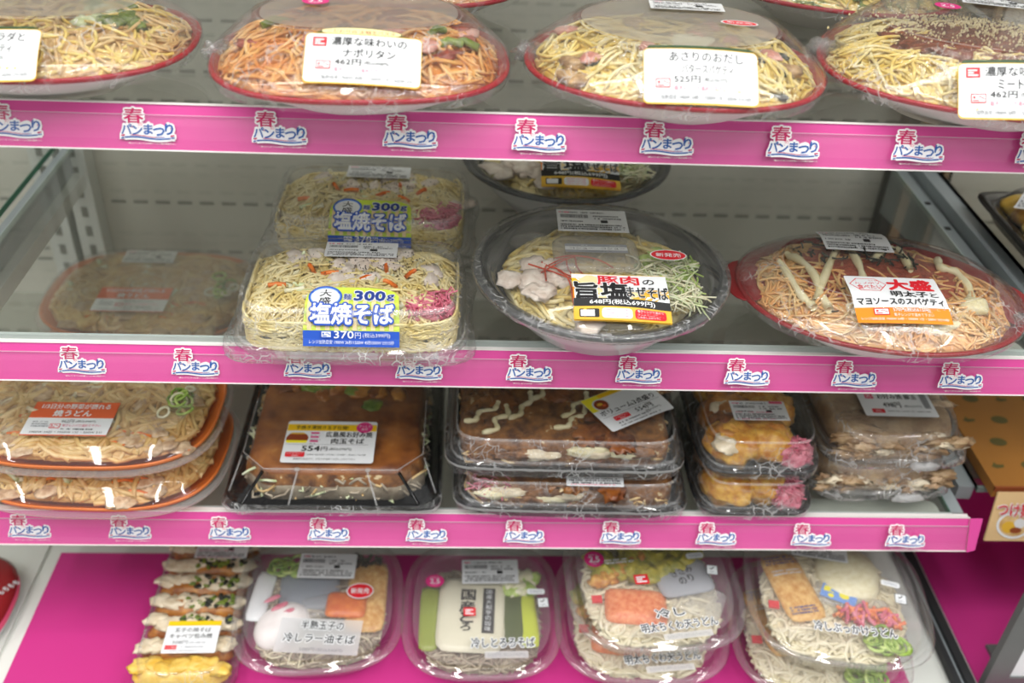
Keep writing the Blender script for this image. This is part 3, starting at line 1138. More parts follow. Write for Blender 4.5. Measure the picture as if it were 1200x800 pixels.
# ------------------------------------------------------------------ the packs
def oval_pack(root, a, b, n, zr, zt, rim, out='tray_white', inner=None, top=(0.66, 0.50), base=0.50, topmat='lid_fogged', lip=0.007, film=True, handles=False, shift=0.0, tn=None, floor_z=0.0):
    """white based oval tray with a coloured rim, a clear domed lid with a flat top and shrink film"""
    inner = inner or rim
    t = MB()
    R = [sup(a*base*.96, b*base*.96, n, 0), sup(a*base, b*base, n, 0.002), sup(a*.80, b*.79, n, zr*.62), sup(a*.955, b*.955, n, zr-.004),
         sup(a*.985, b*.985, n, zr-.0025), sup(a, b, n, zr-.001), sup(a, b, n, zr+.0008), sup(a*.985, b*.982, n, zr+.0015), sup(a*.955, b*.95, n, zr+.0005), sup(a*.93, b*.925, n, zr-.003), sup(a*base*.9, b*base*.9, n, .004)]
    t.loft(R, [out, out, out, out, rim, rim, rim, rim, inner, inner], out, inner)
    if handles:
        for sx in (-1, 1):
            ring = [sup(.017, .032, 2.2, zr-.0015, 32, sx*(a-.008)), sup(.018, .033, 2.2, zr-.0005, 32, sx*(a-.008)), sup(.017, .032, 2.2, zr+.0003, 32, sx*(a-.008))]
            t.loft(ring, rim, rim, rim)
    t.build('tray', root)
    tx, ty = top
    tn = tn or n
    L = MB()

    def side(q, grow=0.0):
        """lid wall: a near straight slope from the rim up to the flat top"""
        zz = zr+.006+(zt-zr-.006)*(q*.85+.15*math.sin(q*PI/2))
        return sup(a*(.955+(tx-.955)*q+grow), b*(.945+(ty-.945)*q+grow), n+(tn-n)*q, zz+grow*.05, 96, 0, shift*q)
    rr = [sup(a*.975, b*.972, n, zr+.0018), sup(a*.968, b*.962, n, zr+.004)]+[side(q) for q in (0, .25, .5, .75, .92)]
    rr += [sup(a*tx*1.012, b*ty*1.012, tn, zt-.0008, 96, 0, shift), sup(a*tx, b*ty, tn, zt, 96, 0, shift), sup(a*tx*.97, b*ty*.96, tn, zt, 96, 0, shift)]
    L.loft(rr, ['lid_clear']*(len(rr)-3)+['lid_glint_lip', 'lid_clear'], None, topmat)
    L.build('lid', root)
    if film:
        F = MB()
        sd = a*977
        fr = [wrinkle(sup(a*.985, b*.985, n, zr-.008), .0008, 160, sd), wrinkle(sup(a*1.008, b*1.01, n, zr-.002), .0006, 180, sd), wrinkle(sup(a*1.006, b*1.008, n, zr+.0024), .0006, 200, sd), wrinkle(sup(a*.975, b*.97, n, zr+.006), .0008, 200, sd)]
        for q in (0.12, 0.4, 0.7, 0.93):
            fr.append(wrinkle(side(q, .014), .0006, 120, sd))
        F.loft(fr, 'film')
        F.build('shrink_film', root)
    return L.bvh()


Z1, Z2, Z3, Z4 = 1.172, 0.976, 0.784, 0.615


def noodle_part(root, name, a, b, n, zb, zt, mats, count, r, seed, pw=3.6, **kw):
    mb = MB()
    mats = mats if isinstance(mats, (list, tuple)) else [mats]
    mound(mb, a, b, n, zb, zt-.003, mats[0], pw, seed=seed)
    strands(mb, a, b, n, mound_fn(a, b, n, zb, zt-.003, pw), count, r, mats, seed, **kw)
    kw2 = dict(kw)
    kw2.update(rmin=.76, rmax=.95, flat=.0016, segs=10)
    strands(mb, a, b, n, mound_fn(a, b, n, zb, zt-.003, pw), count//2, r, mats, seed+500, **kw2)
    o = mb.build(name, root)
    o['kind'] = 'stuff'
    return mound_fn(a, b, n, zb, zt-.003, pw)


# ------------------------------------------------------------------ the setting: store floor, case back wall
mb = MB()
mb.box(-3.5, -4.0, -0.02, 3.5, 0.6, 0.0, 'floor_tile')
structure(mb.build('floor'))

mb = MB()
mb.box(-1.35, 0.40, 0.0, 1.45, 0.43, 1.74, 'panel_grey')
for zz in (0.655, 0.702, 0.809, 0.8235, 0.889, 1.0145, 1.049, 1.105, 1.16, 1.21, 1.255, 1.30, 1.345):
    x = -1.28
    while x < 1.4:
        mb.box(x, 0.3992, zz-0.0018, x+0.0165, 0.4005, zz+0.0018, 'slot_dark')
        x += 0.0255
structure(mb.build('wall_back'))

mb = MB()
mb.box(-1.35, -0.09, 0.05, 1.45, 0.399, 0.609, 'case_white')
mb.box(-1.35, -0.06, 0.0, 1.45, 0.399, 0.05, 'rubber_black')
mb.box(-1.35, -0.112, 0.585, 1.45, -0.09, 0.618, 'case_white')
structure(mb.build('wall_base'))

t = thing('unseen_canopy', 'unseen white canopy added over the chilled case to hold back ceiling light', 'canopy', (0.05, 0.16, 1.70))  # out of view, added so ceiling light comes in only from the front
mb = MB()
mb.prism([(-0.30, 0.0), (0.24, 0.0), (0.24, 0.06), (-0.27, 0.06), (-0.30, 0.04)], -1.4, 1.4, 'case_white')
mb.build('canopy_panel', t)


def deck(name, label, x0, x1):
    t = thing(name, label, 'deck pan', ((x0+x1)/2, 0.15, 0.609))
    h = (x1-x0)/2
    mb = MB()
    mb.box(-h, -0.238, 0.0, h, 0.2485, 0.0035, 'case_white')
    mb.build('pan', t)
    mb = MB()
    mb.box(-0.0015, -0.03, 0.0032, 0.0015, 0.245, 0.0040, 'slot_dark')
    o = mb.build('pan_seam', t)
    o.location.x = -h+0.028
    return t


deck('deck_pan', 'white deck pan under the pink sheet at the bottom of the middle bay', -0.445, 0.487)
deck('deck_pan', 'white deck pan at bottom left under the red and white pack', -1.30, -0.449)
deck('deck_pan', 'deck pan of the right bay under the bare pink sheet', 0.515, 1.40)

for (nm, lab, x0, x1, y1) in (('pink_sheet', 'magenta liner sheet on the deck below the noodle bowls', -0.432, 0.452, 0.105), ):
    mb = MB()
    mb.box(x0, -0.108, 0.6135, x1, y1, 0.6143, 'deck_pink')
    mb.box(x0, -0.1135, 0.60, x1, -0.1128, 0.6143, 'deck_pink')
    o = mb.build(nm)
    o['label'], o['category'] = lab, 'liner'
mb = MB()
mb.box(0.522, -0.108, 0.6135, 1.30, 0.130, 0.6143, 'deck_pink')
mb.box(0.522, 0.1294, 0.6135, 1.30, 0.1304, 0.715, 'deck_pink')
o = mb.build('pink_sheet')
o['label'], o['category'] = 'bare magenta liner sheet at bottom right, bent up at its back', 'liner'

t = thing('bay_divider', 'dark rubber edged divider strip between the decks, right of the udon bowls', 'divider', (0.501, 0.05, 0.613))
mb = MB()
mb.box(-0.0065, -0.158, 0, -0.0005, 0.33, 0.010, 'rubber_black')
mb.box(0.004, -0.158, 0, 0.0125, 0.33, 0.012, 'rubber_black')
mb.build('rubber_strip', t)
mb = MB()
mb.box(-0.0005, -0.158, 0, 0.004, 0.33, 0.006, 'bracket_grey')
mb.build('channel', t)

# uprights with hook slots
def upright(label, x, mat, slots, wdt=0.026, y=0.372):
    t = thing('upright_post', label, 'post', (x, y, 0.6125))
    mb = MB()
    mb.box(-wdt/2, 0, 0, wdt/2, 0.026, 1.08, mat)
    mb.build('channel', t)
    mb = MB()
    z = 0.02
    while z < 1.06:
        if slots:
            mb.box(-wdt*.14, -0.0006, z, wdt*.14, 0.001, z+0.013, 'slot_dark')
        z += 0.025
    if slots:
        mb.build('hook_slots', t)
    else:
        mb2 = MB()
        mb2.box(-wdt*.16, -0.006, 0, wdt*.16, 0.001, 1.06, 'post_bronze')
        mb2.build('bronze_strip', t)
    return t


upright('pale slotted upright at the back left corner, right one of the pair', -0.435, 'bracket_white', True)
upright('pale slotted upright at the back left corner, left one of the pair', -0.470, 'bracket_white', True)
upright('dark upright with bronze strip behind the oval red pasta tray', 0.512, 'post_dark', False, 0.036)
upright('narrow dark upright at back right beside the bronze strip post', 0.552, 'post_dark', False, 0.02)


def shelf(label, zt, x0, x1, white=True, y0=0.002, wl=True, wr=True, edge='glass_edge', bl='bracket_white', br='bracket_grey'):
    xm = (x0+x1)/2
    t = thing('glass_shelf', label, 'shelf', (xm, 0.2, zt-0.006), group='glass shelves of the chilled case')
    h = (x1-x0)/2
    mb = MB()
    mb.box(-h+.001, y0-0.2+0.006, 0, h-.001, 0.165, 0.006, 'glass')
    # polished edges
    mb.box(-h, y0-0.2+0.004, 0, -h+.001, 0.165, 0.006, edge)
    mb.box(h-.001, y0-0.2+0.004, 0, h, 0.165, 0.006, edge)
    mb.box(-h, y0-0.2+0.003, 0, h, y0-0.2+0.006, 0.0065, 'glass_edge_pale')
    mb.build('glass_panel', t)
    if white:
        mb = MB()
        xa, xb = h-.145, h-.006
        pts = [(xa, -.193), (xb, -.193), (xb, -.178)]+[(xb-.010+.010*math.cos(q*PI/12), -.178+.010*math.sin(q*PI/12)) for q in range(1, 7)]+[(xa, -.168)]
        k = len(pts)
        mb.add([(x, y, -.0105) for x, y in pts]+[(x, y, -.0012) for x, y in pts], [tuple(range(k-1, -1, -1)), tuple(range(k, 2*k))]+[(i, (i+1) % k, k+(i+1) % k, k+i) for i in range(k)], 'bracket_white', False)
        if zt < 0.9:
            mb.box(xb-.050, -0.168, -.010, xb-.032, 0.165, -.0015, 'bracket_white')
        mb.build('front_channel', t)
    for sd, m in ((-1, bl), (1, br)):
        if sd > 0 and x1 < 0:
            continue
        if sd < 0 and x0 > 0.515:
            mb.prism([(y0-0.192, 0.003), (0.168, 0.003), (0.168, -0.055), (0.13, -0.05), (y0-0.192, -0.014)], -h-.0165, -h-.0005, m)
            mb.build('bracket', t)
            continue
        mb = MB()
        xa, xb = (-h-.0115, -h-.0005) if sd < 0 else (h+.0005, h+.0135)
        if sd < 0:                                        # open bracket: lip under the glass, web, heavier bar below
            mb.box(xa, -0.19, -.003, xb, 0.168, .0005, 'bracket_grey')
            mb.box((xa+xb)/2-.001, -0.19, -.030, (xa+xb)/2+.001, 0.168, -.003, 'bracket_grey')
            mb.box(xa-.004, -0.19, -.047, xb+.006, 0.168, -.030, m)
        else:
            mb.prism([(-0.190, 0.004), (0.168, 0.004), (0.168, -0.055), (0.13, -0.05), (-0.19, -0.014)], xa, xb, m)
            for q in (.02, .075):
                mb.box((xa+xb)/2-.003, q, 0.0038, (xa+xb)/2+.003, q+.006, 0.0045, 'post_dark')
        mb.build('bracket', t)
    return t


shelf('top glass shelf of the middle bay, under the pasta bowls', Z1, -0.43, 0.487, False)
shelf('second glass shelf of the middle bay, under the salt yakisoba packs', Z2, -0.43, 0.487, True, edge='glass_edge_pale')
shelf('third glass shelf of the middle bay, under the okonomiyaki packs', Z3, -0.43, 0.470)
shelf('bare glass shelf of the left bay with a green edge', Z2-0.001, -1.30, -0.4485, False)
shelf('lower glass shelf of the left bay, mostly hidden behind the pink rail', Z3-0.002, -1.30, -0.4485, False)
shelf('glass shelf of the right bay under the black tray', 0.990, 0.520, 1.38, False, edge='bracket_grey', bl='bracket_grey')
shelf('lower shelf of the right bay under the brown cardboard display', 0.772, 0.520, 1.38, False, y0=0.052, edge='bracket_grey', bl='bracket_grey')

# ------------------------------------------------------------------ pink price rails
TAU = math.radians(24)


def festival_logo(pr, x, y):
    """spring bread festival mark, 38 mm wide"""
    def T(t, x0, y0, x1, y1, m, b=0.0, o=None, r=0.0):
        pr.text(t, x+x0, y+y0, x+x1, y+y1, m, b, o, 0.0, r)
    # white ground
    pr.poly([(x+1, y+6.4), (x+37.5, y+5.6), (x+37.5, y+9.2), (x+36.5, y+13.5), (x+2, y+14.5)], 'logo_white')
    T('春', 3.2, 17.2, 16.4, 27.2, 'logo_white', 0.13)
    T('パンまつり', 1.2, 9.2, 36.8, 17.6, 'logo_white', 0.14)
    pr.ell(x+14.2, y+16.4, 2.2, 2.2, 'logo_white')
    wav = [(x+a, y+7.6+0.55*math.sin((a-3)/30*2*PI)-a*0.012) for a in np.linspace(3.5, 34.5, 16)]
    pr.band([(q[0], q[1]-0.1) for q in wav], 3.6, 'logo_white')
    pr.poly([(x+0, y+6.2), (x+5, y+6.4), (x+5, y+10), (x+0, y+9.8)], 'logo_white')
    pr.poly([(x+33, y+6.4), (x+38.4, y+7), (x+38.4, y+10.4), (x+33, y+10)], 'logo_white')
    T('春', 3.2, 17.2, 16.4, 27.2, 'logo_magenta', 0.018)
    for t, a, b, c, d in (('パ', 1.4, 9.8, 8.2, 16.6), ('ン', 8.8, 9.4, 15.4, 15.4), ('ま', 16.6, 9.9, 22.4, 16.6), ('つ', 23, 9.2, 30.4, 14.4), ('り', 31, 9.9, 36.4, 17.2)):
        T(t, a, b, c, d, 'logo_blue', 0.028)
    T('の', 12.9, 15.4, 15.6, 17.8, 'print_pinkred')
    pr.band([(q[0], q[1]+1.15) for q in wav[2:-2]], 0.42, 'logo_magenta')
    pr.band(wav, 0.95, 'logo_blue')
    pr.poly([(x+1, y+9.2), (x+3.8, y+9.6), (x+3.2, y+8.4), (x+1.2, y+8.3)], 'logo_magenta')
    pr.poly([(x+1, y+7.4), (x+3, y+7.8), (x+3, y+6.9), (x+1.2, y+6.6)], 'logo_blue')
    pr.poly([(x+34.4, y+9.4), (x+37.4, y+9.8), (x+37, y+8.9), (x+34.6, y+8.4)], 'logo_magenta')
    pr.poly([(x+34.8, y+8.1), (x+37.6, y+8.2), (x+37.2, y+7.5), (x+35, y+7.3)], 'logo_blue')
    T('2026', 24.4, 6.9, 30.6, 8.9, 'logo_lightblue', 0.01)
    T('*春のパンまつりは応募シールの集計期間です。', 5.6, 3.1, 37.6, 4.3, 'rail_white')


def rail(label, ztop, x0, x1, first, H=0.0305, tilt=TAU, tip=False):
    """clip-on price rail leaning back, pink strip printed with the festival mark behind a clear cover"""
    t = thing('price_rail', label, 'price rail', ((x0+x1)/2, -0.0005, ztop), group='pink price rails')
    h = (x1-x0)/2
    c, s = math.cos(tilt), math.sin(tilt)

    def P(x, v, k):                                   # x along, v mm up from the bottom edge, k metres proud
        d = H-v*0.001
        return (x, -d*s-0.0005-k*c, -d*c+k*s)
    mb = MB()
    # white backing, open channel behind
    prof = [P(0, H*1000+0.9, -.0006), P(0, H*1000+0.9, 0.0012), P(0, H*1000, 0.0012), P(0, H*1000, 0), P(0, 0, 0), P(0, 0, .0012), P(0, -1.0, .0012), P(0, -1.0, -.0014), P(0, H*1000-3, -.0014)]
    mb.prism([(q[1], q[2]) for q in prof], -h, h, 'rail_white')
    mb.prism([(0.0005, -0.0010), (0.0060, -0.0010), (0.0060, -0.0025), (0.0005, -0.0050)], -h, h, 'rail_white')
    mb.build('rail_body', t)
    pr = Print((x1-x0)*1000, H*1000)
    pr.rect(0, 0, (x1-x0)*1000-0.5, H*1000, 'rail_pink')
    n = 0
    xx = (first-x0)*1000
    while xx+38 < (x1-x0)*1000+2:
        if xx > -1:
            festival_logo(pr, xx, 0.3)
        xx += 90.0
    mb = MB()
    pr.flat(mb, lambda x, y, k: P(x*0.001-h, y, 0.0002+k), 2e-5)
    mb.build('printed_strip', t)
    mb = MB()
    a0, a1 = 0.1, H*1000*0.755
    rows = [[P(sx*h, v, kk) for sx in (-1, 1)] for v, kk in ((a0, .0012), (a1*.3, .0021), (a1*.7, .0022), (a1, .0016))]
    for i in range(3):
        mb.add([rows[i][0], rows[i][1], rows[i+1][1], rows[i+1][0]], [(0, 1, 2, 3)], 'cover_clear', True)
    v = [P(sx*h, vv, kk) for vv, kk in ((a1, .0012), (a1, .0022), (a1+.7, .0022), (a1+.7, .0012)) for sx in (-1, 1)]
    mb.add(v, [(0, 1, 3, 2), (2, 3, 5, 4), (4, 5, 7, 6)], 'cover_edge', False)
    mb.build('clear_cover', t)
    if tip:
        mb = MB()
        vv = [P(h-.001, -1, .003), P(h+.007, 1.2, .003), P(h+.011, H*1000, .003), P(h-.001, H*1000, .003)]
        vb = [(q[0], q[1]+.001, q[2]) for q in vv]
        mb.add(vv+vb, [(0, 1, 2, 3), (7, 6, 5, 4), (0, 4, 5, 1), (1, 5, 6, 2), (2, 6, 7, 3), (3, 7, 4, 0)], 'rail_pink', False)
        mb.build('strip_end', t)
    return t


LX = -0.408-0.0098-0.09*0
rail('pink festival price rail on the front of the top shelf', 1.1765, -0.43, 0.489, LX)
rail('pink festival price rail on the front of the second shelf, under the salt yakisoba', 0.9730, -0.43, 0.489, LX+0.004)
rail('pink festival price rail on the front of the third shelf, ending at lower right', 0.7860, -0.43, 0.484, LX+0.009, 0.0325, TAU, True)

# ------------------------------------------------------------------ top shelf: spaghetti bowls
bx = -0.297
t = thing('pasta_bowl', 'red rimmed spaghetti bowl with greens, cut off at the top left', 'packed pasta', (-0.298, 0.052, Z1), math.radians(4), 'red rimmed spaghetti bowls')
bv = oval_pack(t, 0.105, 0.085, 2.4, 0.03, 0.058, 'tray_red')
zf = noodle_part(t, 'noodles', 0.1035, 0.0835, 2.4, 0.027, 0.046, ['noodle_tan', 'noodle_yellow'], 130, 0.0013, 11)
mb = MB()
for k in range(12):
    x, y = 0.050+rnd.uniform(-.022, .022), 0.012+rnd.uniform(-.026, .026)
    mb.lump((x, y, zf(x, y)+.002), .010, .007, .004, ('broccoli', 'pepper_green', 'cabbage_pale')[k % 3], k, .6, rnd.uniform(0, 3), 14, 9, 2.6)
mb.pieces('leafy_green', t)
mb = MB()
for k in range(5):
    mb.lump((0.012+0.009*k*.6, -0.028+0.006*k, 0.038), .016, .009, .004, 'ham_pink', 20+k, .35, k*.7)
mb.pieces('ham_slice', t)
stick(pasta_label('生ハムとサラダと', 'パスタスパゲティ', '498', '537', 'レンジ加熱目安 1900W 45秒・1500W 1分・500W 2分30秒', 'green', True), 'price_label', t, bv, -0.021, -0.068, lift=.0026)

t = thing('pasta_bowl', 'red rimmed bowl of orange napolitan spaghetti with a tan banner above its label', 'packed pasta', (-0.075, 0.040, Z1), math.radians(4), 'red rimmed spaghetti bowls')
bv = oval_pack(t, 0.105, 0.086, 2.6, 0.028, 0.060, 'tray_red', top=(0.67, 0.46))
zf = noodle_part(t, 'noodles', 0.1035, 0.0845, 2.6, 0.0255, 0.050, ['noodle_napolitan', 'noodle_orange', 'noodle_napolitan'], 190, 0.0014, 12)
mb = MB()
R = random.Random(5)
for k in range(14):
    x, y = R.uniform(-.08, .08), R.uniform(-.06, .04)
    mb.lump((x, y, zf(x, y)+.003), .011, .006, .003, 'sauce_red', k, .5, R.uniform(0, 3))
mb.pieces('tomato_sauce', t)
mb = MB()
for x, y, r in ((.06, -.028, .3), (.072, -.02, -.4), (.052, -.012, .9), (-.06, .01, .5)):
    mb.tube([(x-.010*math.cos(r), y-.010*math.sin(r), zf(x, y)+.004), (x, y, zf(x, y)+.0075), (x+.010*math.cos(r), y+.010*math.sin(r), zf(x, y)+.004)], .0028, 'pepper_green', 7)
mb.pieces('green_pepper', t)
mb = MB()
for x, y, r in ((.02, -.02, .3), (.075, .005, 1), (-.03, -.03, 2), (.045, -.035, 1.4)):
    mb.lump((x, y, zf(x, y)+.004), .013, .008, .003, 'ham_pink', int(x*999), .3, r)
mb.pieces('sausage_slice', t)
stick(pasta_label('濃厚な味わいの', 'ナポリタン', '462', '498', 'レンジ加熱目安 1900W 45秒・1500W 1分・500W 3分', 'tag'), 'price_label', t, bv, 0.003, -0.0595, math.radians(-4), lift=.0026)
stick(spot25(), 'round_sticker', t, bv, -0.031, 0.014, math.radians(-4), lift=.0026)
seam(t, -0.101, 0.008, 0.030, .006, .020, .006, 3)

t = thing('pasta_bowl', 'red rimmed bowl of pale clam spaghetti with an oval red sticker on its lid', 'packed pasta', (0.149, 0.040, Z1), math.radians(-8), 'red rimmed spaghetti bowls')
bv = oval_pack(t, 0.108, 0.085, 2.3, 0.030, 0.060, 'tray_red', top=(0.66, 0.62), tn=2.1)
zf = noodle_part(t, 'noodles', 0.1065, 0.0835, 2.3, 0.027, 0.050, ['noodle_yellow', 'noodle_pale'], 190, 0.0014, 13)
mb = MB()
R = random.Random(15)
for k in range(26):
    x, y = R.uniform(-.074, .074), R.uniform(-.056, .05)
    mb.lump((x, y, zf(x, y)+.002), .008, .004, .0022, 'nori_black', k, .5, R.uniform(0, 3), 10, 7)
mb.pieces('seaweed', t)
mb = MB()
for k in range(16):
    x, y = R.uniform(-.08, .08), R.uniform(-.06, .04)
    mb.lump((x, y, zf(x, y)+.004), .010, .007, .004, 'clam_brown', k+50, .4, R.uniform(0, 3))
mb.pieces('clam', t)
mb = MB()
for k in range(8):
    x, y = R.uniform(-.08, .08), R.uniform(-.05, .04)
    mb.lump((x, y, zf(x, y)+.004), .010, .006, .003, 'ham_pink', k+90, .4, R.uniform(0, 3))
mb.pieces('bacon', t)
mb = MB()
for k in range(9):
    x, y = R.uniform(-.03, .02), R.uniform(-.045, -.005)
    mb.lump((x, y, zf(x, y)+.005), .012, .008, .004, 'onion_cream', k+120, .4, R.uniform(0, 3))
mb.pieces('onion', t)
stick(pasta_label('あさりのおだし', 'バタースパゲティ', '525', '567', 'レンジ加熱目安 1900W 54秒・1500W 1分・500W 3分10秒', 'green', False), 'price_label', t, bv, 0.014, -0.0655, math.radians(6), lift=.0026)
stick(barcode(54, 19, 31), 'barcode_label', t, bv, 0.006, 0.031, math.radians(5), lift=.0026)
stick(new_spot(26, 11), 'round_sticker', t, bv, 0.042, 0.0, math.radians(-2), lift=.0026)
seam(t, -0.106, 0.004, 0.030, .010, .020, .006, 5)

t = thing('pasta_bowl', 'red rimmed bowl of meat sauce spaghetti with grated cheese, at the top right', 'packed pasta', (0.374, 0.050, Z1), math.radians(-20), 'red rimmed spaghetti bowls')
bv = oval_pack(t, 0.112, 0.095, 2.5, 0.030, 0.064, 'tray_red', top=(0.68, 0.62), topmat='lid_hazed')
zf = noodle_part(t, 'noodles', 0.1105, 0.0935, 2.5, 0.027, 0.049, ['noodle_yellow', 'noodle_pale'], 230, 0.0013, 14)
mb = MB()
mb.lump((0.012, 0.002, 0.036), .085, .058, .019, 'meat_sauce', 3, .3, .2, 40, 20, 4)
R = random.Random(25)
for k in range(30):
    a = R.uniform(0, 6.3)
    mb.lump((0.012+.076*math.cos(a)*R.uniform(.75, 1.05), .054*math.sin(a)*R.uniform(.75, 1.05), .0445), .009, .007, .005, 'meat_sauce', k, .5, a, 10, 7, 3)
mb.build('meat_sauce', t)
mb = MB()
specks(mb, scatter(700, -0.010, 0.016, .036, .022, 6)+scatter(260, .03, -.015, .03, .02, 7), lambda x, y: .0475+.008*max(0, 1-((x-.012)/.085)**2-(y/.058)**2), 'cheese_powder', .0009, 3)
o = mb.build('grated_cheese', t)
o['kind'] = 'stuff'
stick(pasta_label('濃厚な味わいの', 'ミートソース', '462', '498', 'レンジ加熱目安 1900W 54秒・1500W 1分10秒・500W 3分', 'green'), 'price_label', t, bv, 0.021, -0.078, math.radians(14), lift=.0026)
stick(spot25(), 'round_sticker', t, bv, -0.026, 0.022, math.radians(2), lift=.0026)
stick(barcode(56, 24, 37), 'barcode_label', t, bv, 0.012, 0.048, math.radians(4), lift=.0026)
seam(t, -0.108, -0.004, 0.031, .011, .024, .007, 7)


def back_bowl(label, x, y, rz, mats, seed):
    t = thing('pasta_bowl', label, 'packed pasta', (x, y, Z1), math.radians(rz), 'red rimmed spaghetti bowls')
    oval_pack(t, 0.105, 0.085, 2.4, 0.03, 0.058, 'tray_red')
    noodle_part(t, 'noodles', 0.1035, 0.0835, 2.4, 0.027, 0.046, mats, 120, 0.0014, seed)
    return t


back_bowl('red rimmed pasta bowl behind the napolitan, only its corner showing', -0.055, 0.238, 0, ['noodle_orange', 'noodle_tan'], 41)
back_bowl('red rimmed pasta bowl behind the clam and the meat sauce spaghetti', 0.335, 0.262, -18, ['noodle_yellow', 'noodle_mix', 'broccoli'], 42)

# ------------------------------------------------------------------ second shelf
def film_bag(root, a, b, n, zr, zt, top, wings=0.010, name='shrink_film'):
    """loose shrink film bag whose corners flare out"""
    F = MB()
    N = 128

    def flare(r, k, seed, amp):
        out = []
        for (x, y, z) in r:
            c = abs(x/a)*abs(y/b)
            e = 1+k*c**1.6
            out.append((x*e, y*(1+k*.6*c**1.6), z-0.002*c*k*8))
        return wrinkle(out, amp, 120, seed)
    rr = [flare(sup(a*.97, b*.96, n, .0015, N), .02, 1, .001), flare(sup(a*1.0, b*1.0, n, zr*.5, N), wings*9, 2, .0018), flare(sup(a*1.0, b*1.0, n, zr+.003, N), wings*6, 3, .0016)]
    for zq, e in ((.10, .42), (.40, .55), (.72, .72), (.92, .90), (.99, 1.05), (1.0, 1.3)):
        rr.append(wrinkle(sup(a*(1+(top[0]-1)*e), b*(1+(top[1]-1)*e), n, zr+.004+(zt-zr-.004)*zq, N), .0007, 80, 4))
    F.loft(rr, ['film_seam', 'film_seam']+['film']*(len(rr)-3))
    return F.build(name, root)


def shio_pack(label, x, y, rz, seed, barw=True):
    t = thing('yakisoba_pack', label, 'packed yakisoba', (x, y, Z2), math.radians(rz), 'salt yakisoba packs')
    a, b, n = .094, .065, 6
    T = MB()
    T.loft([sup(a*.92, b*.9, n, 0), sup(a*.93, b*.91, n, .001), sup(a*.985, b*.98, n, .010), sup(a, b, n, .011), sup(a, b, n, .0125), sup(a*.97, b*.965, n, .0125), sup(a*.93, b*.92, n, .003)], 'tray_clear', 'tray_clear', 'tray_clear')
    T.build('tray', t)
    zt = .046
    L = MB()
    L.loft([sup(a*.995, b*.995, n, .013), sup(a*.97, b*.965, n, .0145), sup(a*.955, b*.945, n, .016), sup(a*.93, b*.90, n, .026), sup(a*.915, b*.885, n, .0275), sup(a*.885, b*.83, n, zt-.004), sup(a*.87, b*.80, n, zt-.001), sup(a*.85, b*.77, n, zt)], ['lid_clear', 'lid_glint_lip', 'lid_clear', 'lid_glint_lip', 'lid_clear', 'lid_glint_lip', 'lid_clear'], None, 'lid_clear')  # whitened shoulder bands paint the lid's highlight lines
    L.build('lid', t)
    bv = L.bvh()
    zf = noodle_part(t, 'noodles', a*.955, b*.945, 6, .024, .0425, ['noodle_mix', 'noodle_pale', 'noodle_mix'], 430, .00115, seed, pw=6, curl=.35, rmax=.97)
    mb = MB()
    wall_strands(mb, a*.895, b*.885, 6, .010, .036, 230, .00115, ['noodle_mix', 'noodle_pale'], seed+9)
    mb.build('noodle_edge', t)['kind'] = 'stuff'
    mb = MB()
    R = random.Random(seed+1)
    for k in range(22):
        xx, yy = R.gauss(.012, .026), R.gauss(.022, .014)
        mb.lump((xx, min(yy, .048), zf(xx, yy)+.004), .012, .007, .003, 'pork_pale', k+seed, .5, R.uniform(0, 3))
    mb.pieces('pork_slice', t)
    mb = MB()
    mb.lump((.062, -.032, .036), .020, .019, .006, 'ginger_pink', seed, .4, 0, 22, 12, 3)
    shreds(mb, 150, .062, -.032, .016, .016, lambda x_, y_: .037, 'ginger_pink', seed+2, .012, .0009, .006)
    mb.build('red_ginger', t)['kind'] = 'stuff'
    mb = MB()
    for (xx, yy, r) in ((.045, .004, 1.0), (-.02, .002, .2), (-.035, .008, 2.0), (.01, -.004, .6), (.03, -.012, 2.4), (-.06, -.014, .1), (.025, .012, 1.7)):
        mb.tube([(xx-.007*math.cos(r), yy-.007*math.sin(r), zf(xx, yy)+.005), (xx, yy, zf(xx, yy)+.006), (xx+.007*math.cos(r), yy+.007*math.sin(r), zf(xx, yy)+.005)], .0019, 'carrot', 6)
    mb.pieces('carrot_strip', t)
    mb = MB()
    shreds(mb, 30, 0.0, .0, .06, .04, zf, ['cabbage_pale', 'onion_cream'], seed+4, .02, .0022, .004)
    mb.build('cabbage', t)
    mb = MB()
    specks(mb, scatter(260, .008, .020, .03, .016, seed+5), lambda x_, y_: zf(x_, y_)+.004, 'pepper_speck', .00055, seed)
    mb.build('black_pepper', t)['kind'] = 'stuff'
    stick(shio_label(), 'price_label', t, bv, 0.003, -.0475, 0, clampd=.006, lift=.0032)
    stick(barcode(60, 24, seed+3), 'barcode_label', t, bv, .003, .034, 0, lift=.0026)
    film_bag(t, a*1.02, b*1.03, n, .012, zt+.0012, (.90, .84), .014)
    return t


shio_pack('front salt yakisoba pack with lime label, film corners hanging over the pink rail', -0.0885, 0.034, 0, 51)
shio_pack('salt yakisoba pack in the second row, behind the front yakisoba pack', -0.0860, 0.1815, -1, 61)


